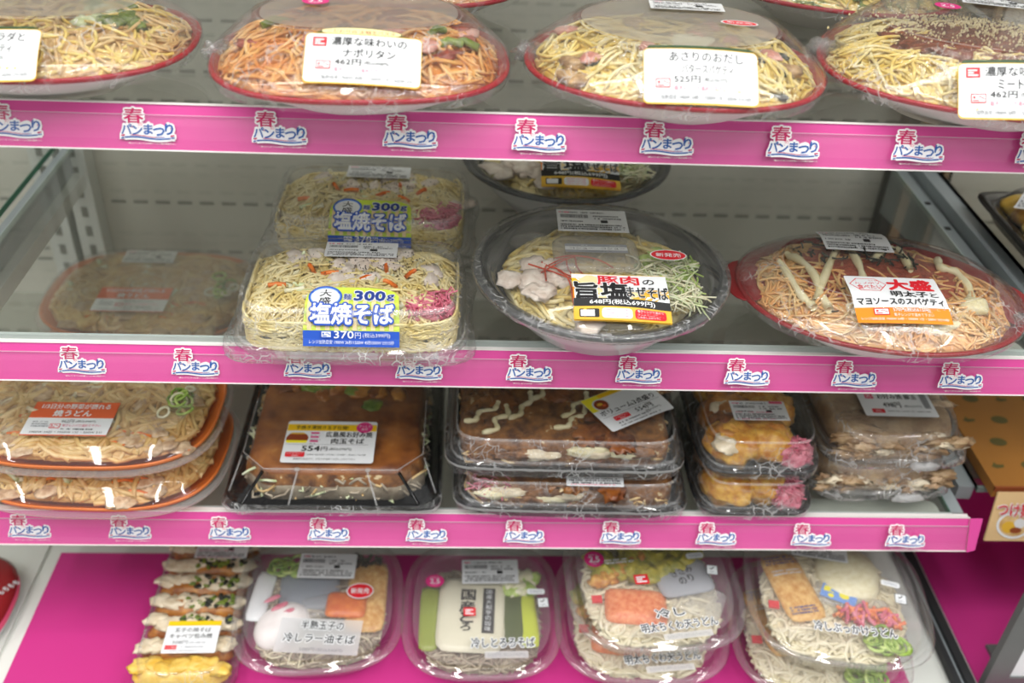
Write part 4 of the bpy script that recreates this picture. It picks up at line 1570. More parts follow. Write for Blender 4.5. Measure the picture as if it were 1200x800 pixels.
def maze_bowl(label, x, y, rz, seed, near):
    t = thing('noodle_bowl', label, 'packed noodles', (x, y, Z2), math.radians(rz), 'pork mazesoba bowls')
    R0 = .1055
    N = 96
    zr = .050
    T = MB()
    T.loft([sup(.055, .055, 2, 0), sup(.057, .057, 2, .003), sup(.062, .062, 2, .004), sup(.082, .082, 2, .026), sup(.093, .093, 2, .040), sup(.1, .1, 2, zr-.003)], 'bowl_grey', 'bowl_grey')
    T.loft([sup(.1, .1, 2, zr-.004), sup(.101, .101, 2, zr-.0038), sup(R0-.001, R0-.001, 2, zr-.003), sup(R0, R0, 2, zr-.001), sup(R0-.001, R0-.001, 2, zr+.0008), sup(.099, .099, 2, zr+.0008), sup(.095, .095, 2, zr-.006), sup(.069, .069, 2, .019)], ['bowl_rim']*7, None, 'bowl_rim')
    T.build('bowl', t)
    L = MB()
    zt = .067
    L.loft([sup(R0+.0005, R0+.0005, 2, zr-.002), sup(R0+.0012, R0+.0012, 2, zr+.001), sup(R0-.001, R0-.001, 2, zr+.0028), sup(.1, .1, 2, zr+.002), sup(.0965, .0965, 2, zr+.004), sup(.092, .092, 2, zr+.008), sup(.083, .083, 2, zt-.003), sup(.079, .079, 2, zt-.0006), sup(.076, .076, 2, zt), sup(.04, .04, 2, zt-.0003)], 'lid_smoke', None, 'lid_smoke')
    L.build('lid', t)
    bv = L.bvh()
    I = MB()
    I.loft([sup(.094, .094, 2, zr-.002), sup(.091, .091, 2, zr-.003), sup(.086, .086, 2, .034), sup(.04, .04, 2, .032)], 'lid_hazed', None, 'lid_hazed')
    I.build('inner_tray', t)
    zf = noodle_part(t, 'noodles', .087, .087, 2, .036, .052, ['noodle_pale', 'noodle_pale', 'noodle_yellow'], 90 if near else 60, .0020, seed, step=.007)
    mb = MB()
    R = random.Random(seed)
    for k in range(22):
        xx, yy = R.gauss(-.040, .014), R.gauss(-.026, .018)
        mb.lump((xx, yy, .0505+R.uniform(-.001, .003)), .013, .010, .004, 'pork_pale', k+seed, .5, R.uniform(0, 3))
    mb.pieces('pork_slice', t)
    mb = MB()
    shreds(mb, 150, .052, -.028, .022, .032, lambda x_, y_: .0495, ['cabbage_pale', 'cabbage_pale', 'onion_cream', 'onion_cream', 'onion_green'], seed+2, .030, .0008, .007)
    mb.build('shredded_onion', t)
    mb = MB()
    for k in range(16):
        xx, yy = R.gauss(.05, .014), R.gauss(-.006, .012)
        mb.lump((xx, yy, .050), .008, .005, .003, 'onion_green', k+30, .4, R.uniform(0, 3))
    mb.pieces('spring_onion', t)
    if near:
        mb = MB()
        for k in range(6):
            pts = []
            ph = R.uniform(0, 6)
            for i in range(14):
                q = i/13
                pts.append((-.052+.05*q+.010*math.sin(ph+q*5), -.036+.04*math.sin(q*2.6+k*.4)-.006*k*.5, .0575+.0016*math.sin(q*6+ph)))
            mb.tube(pts, .0008, 'chilli_thread', 4)
        mb.build('chilli_threads', t)
        mb = MB()
        ring = lambda s, z: sup(.036*s, .027*s, 6, z, 32, -.004, .006)
        mb.loft([ring(.94, .0565), ring(1, .0575), ring(1, .0585), ring(.92, .0620), ring(.8, .0625)], 'sachet_film', 'sachet_film', 'sachet_film')
        pr = Print(52, 14)
        pr.rect(0, 0, 52, 14, 'ink_pale', 0.5).rect(0, 4, 52, 9.5, 'paper_grey')
        pr.text('コショー', 4, 5, 24, 8.6, 'ink').text('コショー', 30, 5, 50, 8.6, 'ink').fine(14, 10.6, 22, 12.2, 'paper', 1, 2).fine(38, 10.6, 46, 12.2, 'paper', 1, 3).fine(14, 1.4, 40, 3, 'ink_soft', 1, 4)
        pr.flat(mb, lambda x_, y_, k: (x_*.001-.030, y_*.001+.001, .0630+k))
        mb.build('pepper_sachet', t)
    mb = MB()
    for k, (xx, yy) in enumerate(((-.055, .045), (-.012, .062), (.048, .052))):
        mb.lump((xx, yy, .047), .020, .015, .004, 'tray_clear', k+70, .2, k)
    mb.pieces('sauce_sachet', t)
    stick(maze_label(), 'price_label', t, bv, 0.007, -.069, math.radians(-rz-1), clampd=.003)
    if near:
        stick(barcode(60, 38, 53), 'barcode_label', t, bv, -.004, .047, math.radians(-rz-1))
        stick(new_spot(30, 17), 'round_sticker', t, bv, .053, -.008, math.radians(-rz-3))
        F = MB()
        F.loft([wrinkle(sup(.097, .097, 2, .043, 120), .0012, 160, 1), wrinkle(sup(.106, .106, 2, zr-.004, 120), .0008, 200, 2), wrinkle(sup(R0+.0018, R0+.0018, 2, zr, 120), .0006, 240, 3), wrinkle(sup(R0+.0012, R0+.0012, 2, zr+.0035, 120), .0006, 240, 4), wrinkle(sup(.1, .1, 2, zr+.0045, 120), .0006, 200, 5)], 'film')
        F.build('shrink_film', t)
    return t


maze_bowl('big round pork mazesoba bowl in front with black rim and pepper sachet', 0.1135, 0.046, 0, 71, True)
maze_bowl('round pork mazesoba bowl in the back row, half hidden under the top rail', 0.1010, 0.265, 0, 81, False)

t = thing('pasta_bowl', 'large oval dark red tray of cod roe mayonnaise spaghetti, orange and white label', 'packed pasta', (0.349, 0.038, Z2), math.radians(-8))
bv = oval_pack(t, 0.119, 0.090, 2.1, 0.036, 0.060, 'tray_maroon', inner='tray_maroon', top=(.70, .60), base=.52, topmat='lid_smoke', handles=True)
zf = noodle_part(t, 'noodles', .1135, .0855, 2.1, .031, .050, ['noodle_orange', 'noodle_tan', 'noodle_orange'], 260, .0011, 91, curl=.2)
mb = MB()
mb.lump((0, .012, .0435), .074, .052, .0098, 'roe_sauce', 4, .2, 0, 44, 16, 3)
mb.build('cod_roe_sauce', t)
mb = MB()
zr_ = lambda x, y: max(zf(x, y), .0435+.0098*math.sqrt(max(0, 1-(x/.074)**2-((y-.012)/.052)**2)))
for pts in ([(-.082, .02), (-.070, -.035), (-.062, -.05)], [(-.074, .035), (-.058, .0), (-.050, -.052)], [(-.060, -.04), (-.030, .045), (-.022, .048), (-.018, .0), (-.020, -.046), (-.030, -.052), (-.034, -.042)], [(-.006, .02), (.014, .046), (.022, .046), (.024, .008)], [(.056, .045), (.050, .02), (.066, .022), (.074, -.006), (.064, -.022)], [(.010, -.050), (.020, -.062), (.036, -.062), (.050, -.054)]):
    squiggle(mb, pts, zr_, .0031, 'mayonnaise', .0022)
mb.lump((.070, -.024, zf(.070, -.024)+.003), .012, .011, .006, 'mayonnaise', 5, .25)
mb.lump((.028, -.060, zf(.028, -.060)+.003), .014, .007, .004, 'mayonnaise', 8, .3)
mb.pieces('mayonnaise', t)
mb = MB()
shreds(mb, 60, -.02, .03, .05, .02, zr_, 'nori_black', 93, .012, .0009, .008)
shreds(mb, 24, 0, -.04, .08, .02, zf, 'nori_black', 94, .008, .0008, .006)
mb.build('nori_shreds', t)
stick(mentai_label(), 'price_label', t, bv, 0.001, -.046, math.radians(6), clampd=.003)
stick(barcode(58, 40, 57), 'barcode_label', t, bv, -.018, .042, math.radians(4))
seam(t, .112, -.022, .037, .012, .010, .004, 9)

# black tray on the neighbouring shelf at the right edge
t = thing('bento_tray', 'black tray with yellow food and a curled barcode label at the right edge', 'packed food', (0.622, 0.137, 0.9905))
T = MB()
T.loft([sup(.092, .080, 12, 0, 128), sup(.094, .082, 12, .001, 128), sup(.106, .092, 12, .019, 128), sup(.111, .097, 12, .020, 128), sup(.111, .097, 12, .0215, 128), sup(.098, .084, 10, .021, 128), sup(.092, .080, 10, .006, 128)], 'tray_black', 'tray_black', 'tray_black')
T.build('tray', t)
L = MB()
L.loft([sup(.105, .092, 12, .022, 128), sup(.098, .085, 10, .0235, 128), sup(.088, .074, 8, .040, 128), sup(.085, .071, 8, .041, 128)], 'lid_clear', None, 'lid_hazed')
L.build('lid', t)
mb = MB()
for k in range(7):
    mb.lump((-.070+.024*(k % 3), .020+.022*(k//3), .021), .022, .016, .012, 'fried_gold' if k % 2 else 'egg_yellow', k, .35, k)
mb.pieces('fried_piece', t)
mb = MB()
shreds(mb, 20, -.05, .06, .02, .015, lambda x, y: .016, 'nori_black', 3, .02, .002)
mb.pieces('seaweed', t)
stick(barcode(50, 40, 77), 'barcode_label', t, L.bvh(), -.070, .030, math.radians(-42), lift=.002)

# ------------------------------------------------------------------ third shelf
def udon_pack(label, x, y, zb, rz, seed, top=True, lab=True):
    t = thing('udon_pack', label, 'packed udon', (x, y, Z3+zb), math.radians(rz), 'orange rimmed fried udon packs')
    a, b, n, zr, zt = .118, .090, 3.0, .025, .0405
    T = MB()
    T.loft([sup(a*.74, b*.70, n, 0), sup(a*.75, b*.71, n, .002), sup(a*.88, b*.86, n, zr-.009), sup(a*.945, b*.935, n, zr-.004), sup(a*.957, b*.948, n, zr-.001), sup(a*.95, b*.94, n, zr+.0005), sup(a*.925, b*.91, n, zr-.002), sup(a*.70, b*.66, n, .004)], ['tray_orange']*7, 'tray_orange', 'tray_orange')
    T.build('tray', t)
    L = MB()
    rr = [sup(a*.965, b*.96, n, zr-.009), sup(a*.995, b*.995, n, zr-.008), sup(a, b, n, zr-.0065), sup(a*.985, b*.983, n, zr-.005), sup(a*.972, b*.967, n, zr-.002), sup(a*.967, b*.96, n, zr+.002)]
    for q in (.03, .3, .6, .85, .95, 1):
        rr.append(sup(a*(.955-.155*q), b*(.945-.225*q), n+.4*q, zr+.003+(zt-zr-.003)*(q*.6+.4*math.sin(q*PI/2))))
    rr.append(sup(a*.785, b*.70, n+.4, zt+.0001))
    L.loft(rr, ['lid_glint_lip']*4+['lid_clear']*(len(rr)-5), None, 'lid_hazed')
    L.build('lid', t)
    bv = L.bvh()
    zf = noodle_part(t, 'noodles', a*.915, b*.895, n, .023, .0375, ['noodle_udon_brown', 'noodle_tan', 'noodle_udon_brown'], 130 if top else 110, .0026, seed, pw=5, step=.008, flat=.0025)
    mb = MB()
    R = random.Random(seed)
    for k in range(30):
        xx, yy = R.uniform(-.095, .095), R.uniform(-.074, .06)
        mb.lump((xx, yy, zf(xx, yy)+.0015), .013, .009, .0028, 'pork_brown', k+seed, .5, R.uniform(0, 3))
    mb.pieces('pork_slice', t)
    mb = MB()
    for k in range(9):
        xx, yy = R.uniform(-.06, .06), R.uniform(-.068, -.03)
        mb.tube([(xx-.012, yy, zf(xx, yy)+.0025), (xx, yy+.003, zf(xx, yy)+.0035), (xx+.012, yy, zf(xx, yy)+.0025)], .0015, 'carrot', 5)
    mb.pieces('carrot_strip', t)
    if top:
        mb = MB()
        onion_rings(mb, 10, .078, -.008, .012, .022, .0378, ['onion_green', 'leaf_green', 'onion_cream'], seed, .004, .0075)
        mb.pieces('spring_onion', t)
    mb = MB()
    shreds(mb, 26, -.03, .0, .06, .06, zf, ['cabbage_pale', 'noodle_udon_white'], seed+3, .024, .0026, .002)
    mb.build('cabbage', t)
    if lab:
        stick(udon_label(), 'price_label', t, bv, -.009, -.040, math.radians(-rz), clampd=.003)
        stick(barcode(56, 26, seed+1), 'barcode_label', t, bv, -.015, .048, math.radians(-rz))
    return t


udon_pack('lower orange rimmed fried udon pack of the front stack at left', -0.333, 0.063, 0.0, -2, 101, False, False)
udon_pack('upper orange rimmed fried udon pack of the front stack at left, orange and white label', -0.336, 0.072, 0.0408, -1, 111)
udon_pack('lower fried udon pack of the rear stack, hidden under its twin behind glass', -0.338, 0.270, 0.0, 0, 121, False, False)
udon_pack('upper fried udon pack of the rear stack, seen hazy through the second glass shelf', -0.336, 0.266, 0.0408, -1, 131)

t = thing('okonomiyaki_pack', 'black square pack of brown okonomiyaki with octagonal lid and yellow banded label', 'packed okonomiyaki', (-0.1155, 0.084, Z3))
a, b, zr, zt = .0985, .0985, .018, .050
T = MB()
T.loft([chamf(.084, .084, .02, 0), chamf(.085, .085, .02, .002), chamf(.095, .095, .012, zr-.003), chamf(a, b, .012, zr-.002), chamf(a, b, .012, zr), chamf(.094, .094, .014, zr), chamf(.083, .083, .02, .005)], 'tray_black', 'tray_black', 'tray_black', False)
T.build('tray', t)
L = MB()
L.loft([chamf(a*.995, b*.995, .012, zr+.0006), chamf(.095, .095, .014, zr+.002), chamf(.0935, .0935, .015, zr+.005), chamf(.0835, .081, .022, zt-.0025), chamf(.0815, .079, .022, zt-.0004), chamf(.079, .0765, .022, zt)], 'lid_clear', None, 'lid_clear', False)
L.build('lid', t)
bvh_h = L.bvh()
mb = MB()
R = random.Random(8)
rr = [wrinkle(chamf(.078*k, .076*k, .022, z), .0015, 70, 3) for k, z in ((.93, .006), (1.06, .014), (1.05, .030), (1.0, .0405), (.96, .0455))]
for q in (.8, .6, .4, .2, .05):
    rr.append([(x, y, .0462+.0012*noise.noise(Vector((x*45, y*45, 2)))) for x, y, z in chamf(.078*q, .076*q, .022*q, 0)])
mb.loft(rr, ['noodle_soba', 'noodle_soba', 'okonomi_mix', 'okonomi_top', 'okonomi_top', 'okonomi_top', 'okonomi_top', 'okonomi_top', 'okonomi_top'], 'okonomi_top', 'okonomi_top')
mb.build('okonomiyaki', t)
mb = MB()
strands(mb, .0865, .085, 9, lambda x, y: .020, 170, .0013, ['noodle_soba', 'noodle_soba', 'cabbage_pale', 'noodle_tan'], 5, rmax=.995, flat=.012)
mb.build('noodles', t)['kind'] = 'stuff'
mb = MB()
for k in range(34):
    x, y = R.gauss(-.005, .032), R.gauss(.045, .016)
    mb.lump((x, min(y, .07), .0465), .011, .008, .0022, ('sauce_brown', 'okonomi_brown', 'okonomi_brown', 'pepper_green')[k % 4], k, .6, R.uniform(0, 3), 9, 7)
mb.pieces('topping', t)
mb = MB()
for x in (-.030, .033):
    mb.tube([(x*1.25, -.0955, zr+.004), (x, -.0822, zt-.003), (x, -.0795, zt)], .0011, 'lid_glint_lip', 6)
    mb.lump((x, -.0795, zt), .003, .0022, .0018, 'lid_glint_lip', 3, .2)
for sx in (-1, 1):
    mb.tube([(sx*.0935, -.0785, zr+.004), (sx*.0825, -.060, zt-.002)], .0009, 'lid_glint_lip', 6)
    mb.tube([(sx*.0785, -.0935, zr+.004), (sx*.0605, -.080, zt-.002)], .0016, 'tray_black', 6)
mb.tube([(sx*.0815, .02*1, zt) for sx in (-1,)]+[(-.0815, -.057, zt), (-.0595, -.0792, zt), (.0595, -.0792, zt), (.0815, -.057, zt), (.0815, .02, zt)], .0006, 'lid_glint_lip', 6)
mb.pieces('lid_rib_glint', t)  # ribs, dark corner posts, and pale tubes drawing the lid-edge highlights
F = MB()
F.loft([wrinkle(chamf(a*1.006, b*1.006, .012, zr-.006), .001, 140, 2), wrinkle(chamf(a*1.012, b*1.012, .010, zr-.0012), .0008, 200, 3), wrinkle(chamf(a*1.008, b*1.008, .010, zr+.0012), .0008, 200, 3), wrinkle(chamf(.0965, .0965, .013, zr+.0045), .0008, 200, 4)], ['film', 'film_white', 'film'], None, None)  # the white band paints the film's highlight along the rim
F.build('shrink_film', t)
pr_h = hiro_label()
stick(pr_h, 'price_label', t, bvh_h, -.005, -.0425, 0, scale=1.16)


def volume_pack(label, x, y, zb, rz, seed, lab):
    t = thing('okonomiyaki_pack', label, 'packed okonomiyaki', (x, y, Z3+zb), math.radians(rz), 'stacked three piece okonomiyaki packs')
    a, b, n, zr, zt = .1085, .082, 9, .019, .0445
    T = MB()
    T.loft([sup(a*.88, b*.86, n, 0), sup(a*.89, b*.87, n, .002), sup(a*.95, b*.94, n, zr-.005), sup(a, b, n, zr-.003), sup(a, b, n, zr), sup(a*.965, b*.955, n, zr), sup(a*.87, b*.85, n, .005)], 'tray_black', 'tray_black', 'tray_black', False)
    T.build('tray', t)
    L = MB()
    L.loft([sup(a*.99, b*.99, n, zr+.0006), sup(a*.955, b*.945, n, zr+.002), sup(a*.945, b*.93, n, zr+.004), sup(a*.915, b*.89, n, zt-.002), sup(a*.90, b*.87, n, zt-.0003), sup(a*.88, b*.845, n, zt)], ['lid_clear', 'lid_glint_lip', 'lid_clear', 'lid_glint_lip', 'lid_clear'], None, 'lid_smoke')
    L.build('lid', t)
    bv = L.bvh()
    mb = MB()
    slab(mb, a*.89, b*.87, 7, .006, .0385, 'okonomi_mix', 'okonomi_mix', seed, .0045, 75)
    mb.build('okonomiyaki', t)
    R = random.Random(seed)
    mb = MB()
    for k in range(22):
        xx, yy = R.uniform(-.09, .09), R.uniform(-.068, .058)
        mb.lump((xx, yy, .0385+R.uniform(-.001, .001)), .018, .013, .0026, ('okonomi_mix', 'okonomi_top', 'sauce_brown', 'okonomi_mix')[k % 4], k+seed, .8, R.uniform(0, 3), 22, 9, 3.0)
    mb.pieces('okonomiyaki_piece', t)
    mb = MB()
    for k in range(9):
        xx, yy = R.uniform(-.085, .045), R.uniform(-.055, .045)
        th = 0.9+R.gauss(0, .25)
        pts = []
        for q in range(5):
            u = (q-2)*.011
            w_ = R.uniform(.002, .006)*(-1)**q
            pts.append((xx+u*math.cos(th)-w_*math.sin(th), yy+u*math.sin(th)+w_*math.cos(th)))
        squiggle(mb, [(min(max(px, -.092), .09), min(max(py, -.068), .066)) for px, py in pts], lambda x_, y_: .0390, .0024, 'mayonnaise', .0008)
    for k in range(6):
        mb.lump((R.uniform(-.08, .085), -b*.855, .026+R.uniform(-.004, .006)), .018, .004, .006, ('batter_white', 'okonomi_mix', 'mayonnaise')[k % 3], k+seed+40, .45, 0, 22, 11, 2.2)
    mb.pieces('mayonnaise', t)
    mb = MB()
    strands(mb, a*.915, b*.90, 9, lambda x_, y_: .017, 150, .0014, ['noodle_udon_brown', 'noodle_tan', 'sauce_brown'], seed, rmax=.99, flat=.007)
    mb.build('noodles', t)['kind'] = 'stuff'
    if not lab:
        mb = MB()
        mb.lump((-.074, -.055, .024), .019, .016, .012, 'ginger_pink', seed, .4, 0, 22, 12, 3)
        shreds(mb, 120, -.074, -.055, .017, .015, lambda x_, y_: .022, 'ginger_pink', seed+2, .012, .0010, .016)
        mb.build('red_ginger', t)['kind'] = 'stuff'
    F = MB()
    F.loft([wrinkle(sup(a*1.0, b*1.0, n, zr-.010), .0012, 140, seed), wrinkle(sup(a*1.012, b*1.012, n, zr-.0016), .0008, 180, seed), wrinkle(sup(a*1.010, b*1.010, n, zr+.0010), .0008, 180, seed), wrinkle(sup(a*.975, b*.97, n, zr+.003), .0008, 200, seed), wrinkle(sup(a*.935, b*.915, n, zt-.004), .0010, 90, seed), wrinkle(sup(a*.905, b*.875, n, zt+.0006), .0006, 90, seed)], ['film', 'film_white', 'film', 'film', 'film'])
    F.build('shrink_film', t)
    if lab:
        stick(volume_label(), 'price_label', t, bv, .058, -.022, math.radians(32), lift=.0022)
    else:
        stick(barcode(52, 24, seed, True), 'barcode_label', t, bv, .02, -.062, 0)
    return t


volume_pack('lower black pack of okonomiyaki with red ginger, in the centre of the third shelf', 0.1035, 0.068, 0.0, -1, 141, False)
volume_pack('upper black pack of okonomiyaki with a slanted white and yellow label', 0.0955, 0.074, 0.0452, -1, 151, True)


def snack_pack(label, x, y, zb, rz, seed, lab):
    t = thing('snack_pack', label, 'packed side dish', (x, y, Z3+zb), math.radians(rz), 'narrow black packs of fried food')
    a, b, n, zr, zt = .057, .088, 6, .015, .0445
    T = MB()
    T.loft([sup(a*.84, b*.88, n, 0), sup(a*.85, b*.89, n, .002), sup(a*.93, b*.95, n, zr-.003), sup(a, b, n, zr-.002), sup(a, b, n, zr), sup(a*.94, b*.955, n, zr), sup(a*.84, b*.88, n, .004)], 'tray_black', 'tray_black', 'tray_black')
    T.build('tray', t)
    L = MB()
    L.loft([sup(a*.985, b*.99, n, zr+.0006), sup(a*.93, b*.95, n, zr+.002), sup(a*.92, b*.945, n, zr+.004), sup(a*.87, b*.905, n, zt-.002), sup(a*.85, b*.89, n, zt-.0003), sup(a*.81, b*.87, n, zt)], ['lid_clear', 'lid_glint_lip', 'lid_clear', 'lid_glint_lip', 'lid_clear'], None, 'lid_clear')
    L.build('lid', t)
    bv = L.bvh()
    mb = MB()
    for k, (xx, yy, ss) in enumerate(((-.022, -.054, 1), (.010, -.050, .95), (-.02, -.016, 1), (.02, -.006, 1), (-.018, .03, 1), (.018, .046, 1))):
        mb.lump((xx, yy, .022), .026*ss, .027*ss, .0185, 'fried_gold' if k != 2 else 'okonomi_brown', k+seed, .22, k, 26, 15, 2.6)
    mb.pieces('fried_chicken', t)
    mb = MB()
    if lab:
        for k in range(9):
            mb.lump((-.034+.004*k*.5, -.070+.017*k, .033), .012, .012, .006, ('batter_white', 'okonomi_brown', 'sauce_brown')[k % 3], k, .5, k)
        mb.pieces('batter_piece', t)
        mb = MB()
    mb.lump((.031, -.066, .019), .017, .015, .012, 'ginger_pink', seed, .4, 0, 22, 12, 3)
    shreds(mb, 130, .031, -.066, .013, .011, lambda x_, y_: .016, 'ginger_pink', seed, .011, .0009, .016)
    mb.build('red_ginger', t)['kind'] = 'stuff'
    F = MB()
    F.loft([wrinkle(sup(a*1.0, b*1.0, n, zr-.008), .0010, 140, seed), wrinkle(sup(a*1.014, b*1.012, n, zr-.0014), .0007, 180, seed), wrinkle(sup(a*1.010, b*1.010, n, zr+.0008), .0007, 180, seed), wrinkle(sup(a*.97, b*.98, n, zr+.003), .0008, 200, seed), wrinkle(sup(a*.90, b*.93, n, zt-.004), .0008, 90, seed)], ['film', 'film', 'film', 'film'])
    F.build('shrink_film', t)
    if lab:
        stick(barcode(52, 28, seed, True), 'barcode_label', t, bv, .002, -.036, math.radians(-rz))
    return t


snack_pack('lower narrow black pack of golden fried chicken and red ginger', 0.275, 0.077, 0.0, 0, 161, False)
snack_pack('upper narrow black pack of fried chicken with a pink printed barcode label', 0.274, 0.083, 0.0452, 0, 171, True)


def tama_pack(label, x, y, zb, rz, seed, lab):
    t = thing('okonomiyaki_bag', label, 'packed okonomiyaki', (x, y, Z3+zb), math.radians(rz), 'clear bagged pork okonomiyaki')
    a, b, n, zt = .066, .080, 4, .034
    T = MB()
    T.loft([sup(a*.92, b*.92, n, 0), sup(a*.93, b*.93, n, .001), sup(a*.99, b*.99, n, .007), sup(a*1.02, b*1.02, n, .008), sup(a*1.02, b*1.02, n, .009), sup(a*.97, b*.97, n, .009), sup(a*.93, b*.93, n, .002)], 'tray_clear', 'tray_clear', 'tray_clear')
    T.build('tray', t)
    mb = MB()
    slab(mb, a*.92, b*.93, 3.4, .004, .030, 'tama_mix', 'tama_mix', seed, .003, 70)
    mb.build('okonomiyaki', t)
    mb = MB()
    R = random.Random(seed)
    for k in range(36):
        xx = R.uniform(-.056, .056)
        front = k < 28
        yy = -b*.90+abs(R.gauss(0, .004)) if front else R.uniform(-.06, .02)
        zz = .016+R.uniform(-.008, .010) if front else .030
        mb.lump((xx, yy, zz), .013, .005, .0042 if front else .0014, ('tama_mix', 'batter_white', 'tama_mix', 'pork_brown', 'tama_mix')[k % 5], k+seed, .85, R.uniform(-.5, .5), 20, 10, 3.0)
    mb.pieces('batter_piece', t)
    L = MB()
    L.loft([sup(a*1.0, b*1.0, n, .0095), sup(a*.96, b*.96, n, .012), sup(a*.93, b*.93, n, .029), sup(a*.88, b*.89, n, zt-.0005), sup(a*.84, b*.86, n, zt)], 'lid_clear', None, 'lid_hazed')
    L.build('lid', t)
    film_bag(t, a*1.06, b*1.04, n, .009, zt+.0015, (.86, .88), .016)
    mb = MB()
    for k in range(3):
        mb.lump((.014+.006*k, -b*1.05, .006), .009, .004, .004, 'film_white', k+seed, .6, 0, 12, 8, 3)
    mb.pieces('film_seam', t)
    if lab:
        stick(tama_label(), 'price_label', t, L.bvh(), .006, -.028, math.radians(-2), lift=.0022)
    return t


tama_pack('lower clear bagged pork okonomiyaki at the right end of the third shelf', 0.4000, 0.092, 0.012, 2, 181, False)
tama_pack('upper clear bagged pork okonomiyaki with a white price label at the right end', 0.4080, 0.096, 0.0485, 1, 191, True)
t = thing('okonomiyaki_bag', 'clear bagged okonomiyaki lying flat beneath the right end stack', 'packed okonomiyaki', (0.396, 0.115, Z3+.0002))
mb = MB()
mb.loft([sup(.052, .07, 4, 0), sup(.056, .075, 4, .005), sup(.054, .072, 4, .011)], 'tray_clear', 'tray_clear', 'tray_clear')
mb.build('tray', t)

# ------------------------------------------------------------------ deck: long sandwich pack and cold noodle bowls
t = thing('sliced_food_pack', 'long clear pack of brown slices under cream and green flakes, on pink sheet', 'packed food', (-0.2605, 0.012, Z4), math.radians(0))
a, b, n = .0475, .096, 5
T = MB()
T.loft([sup(a*.9, b*.94, n, 0), sup(a*.91, b*.95, n, .001), sup(a*.99, b*.99, n, .010), sup(a*1.04, b*1.02, n, .011), sup(a*1.04, b*1.02, n, .0125), sup(a*.96, b*.97, n, .0125), sup(a*.91, b*.95, n, .003)], 'tray_clear', 'tray_clear', 'tray_clear')
T.build('tray', t)
R = random.Random(12)
for k in range(7):
    mb = MB()
    y = -.076+.0255*k
    mb.lump((0.0, y, .017), .0445, .0165, .0155, 'okonomi_brown' if k else 'egg_yellow', k+2, .10, .05*(-1)**k, 30, 15, 2.6, 0)
    slice_ = mb.build('food_slice', t)
    mb = MB()
    for q in range(7):
        mb.lump((-.036+.012*q, y+.002+R.uniform(-.004, .004), .0305-abs(q-3)*.0010), .012, .0085, .0035, 'batter_white' if k else 'egg_yellow', q+k*5, .5, R.uniform(-.3, .3))
    mb.build('cream_topping', slice_)
    if k > 1:
        mb = MB()
        for q in range(26):
            mb.lump((R.uniform(-.010, .038), y+R.uniform(-.009, .006), .0330), .0035, .0022, .0010, ('pepper_green', 'nori_black')[q % 2], q+k*7, .6, R.uniform(0, 3), 9, 7)
        mb.build('seaweed_powder', slice_)['kind'] = 'stuff'
L = MB()
L.loft([sup(a*1.02, b*1.01, n, .013), sup(a*.97, b*.97, n, .0145), sup(a*.92, b*.945, n, .032), sup(a*.89, b*.92, n, .0345), sup(a*.86, b*.9, n, .035)], 'lid_clear', None, 'lid_clear')
L.build('lid', t)
bv = L.bvh()
film_bag(t, a*1.045, b*1.03, n, .012, .0362, (.84, .9), .005)
stick(small_label('玉子の焼そば', 'キャベツ包み焼', '508円'), 'price_label', t, bv, .006, -.048, math.radians(1), scale=.84, hs=1.12, lift=.0026)
stick(barcode(54, 26, 211, True), 'barcode_label', t, bv, .012, .066, 0)


def cold_bowl(name, label, x, y, zb, rz, a, b, seed, ncols, nr, fl=None, n=3.2):
    """rounded square clear bowl with a ribbed wall, a wide rim and an almost flat lid"""
    t = thing(name, label, 'packed cold noodles', (x, y, Z4+zb), math.radians(rz), 'clear bowls of cold noodles on the pink sheet')
    zr, zt = .040, .0445
    N = 160
    T = MB()

    def rib(r, k):
        return [(px*(1+k*(-1)**i), py*(1+k*(-1)**i), pz) for i, (px, py, pz) in enumerate(r)]
    T.loft([sup(a*.70, b*.70, n, 0, N), sup(a*.72, b*.72, n, .0015, N), rib(sup(a*.79, b*.79, n, .010, N), .005), rib(sup(a*.87, b*.87, n, .030, N), .005), sup(a*.905, b*.905, n, zr-.004, N), sup(a*.975, b*.975, n, zr-.003, N), sup(a, b, n, zr-.0015, N), sup(a*.995, b*.995, n, zr, N), sup(a*.93, b*.93, n, zr, N)], 'tray_clear', 'tray_clear')
    T.build('bowl', t)
    L = MB()
    L.loft([sup(a*1.003, b*1.003, n, zr-.003, N), sup(a*1.008, b*1.008, n, zr-.001, N), sup(a, b, n, zr+.0012, N), sup(a*.95, b*.95, n, zr+.001, N), sup(a*.925, b*.925, n, zr+.0035, N), sup(a*.88, b*.88, n, zt, N), sup(a*.86, b*.86, n, zt+.0002, N)], 'lid_clear', None, 'lid_cold')
    L.build('lid', t)
    zf = noodle_part(t, 'noodles', a*.80, b*.80, n, .020, .0295, ncols, 150, nr, seed, step=.006, curl=.4, rmax=.97)
    return t, L.bvh(), zf


def sachet(name, root, x, y, z, w, h, th, rz, mat, pr=None, puff=.35, filmed=True):
    mb = MB()
    c, s = math.cos(rz), math.sin(rz)
    R_ = lambda p: (x+p[0]*c-p[1]*s, y+p[0]*s+p[1]*c, z+p[2])
    for q, zz in ((1, 1), ):
        rings = [[R_(p) for p in sup(w*k, h*k, 7, th*e, 40)] for k, e in ((.80, -.8), (1, -.05), (1, .05), (.86, .55), (.6, .9), (.25, 1))]
        mb.loft(rings, mat, mat, mat)
    if pr:
        pr.flat(mb, lambda a_, b_, k: R_(((a_-pr.w/2)*.001, (b_-pr.h/2)*.001, th*(1.02+.0*a_)-th*.35*max(abs((a_-pr.w/2)*.001/w), abs((b_-pr.h/2)*.001/h))**2+.0003+k)))
    return mb.build(name, root)


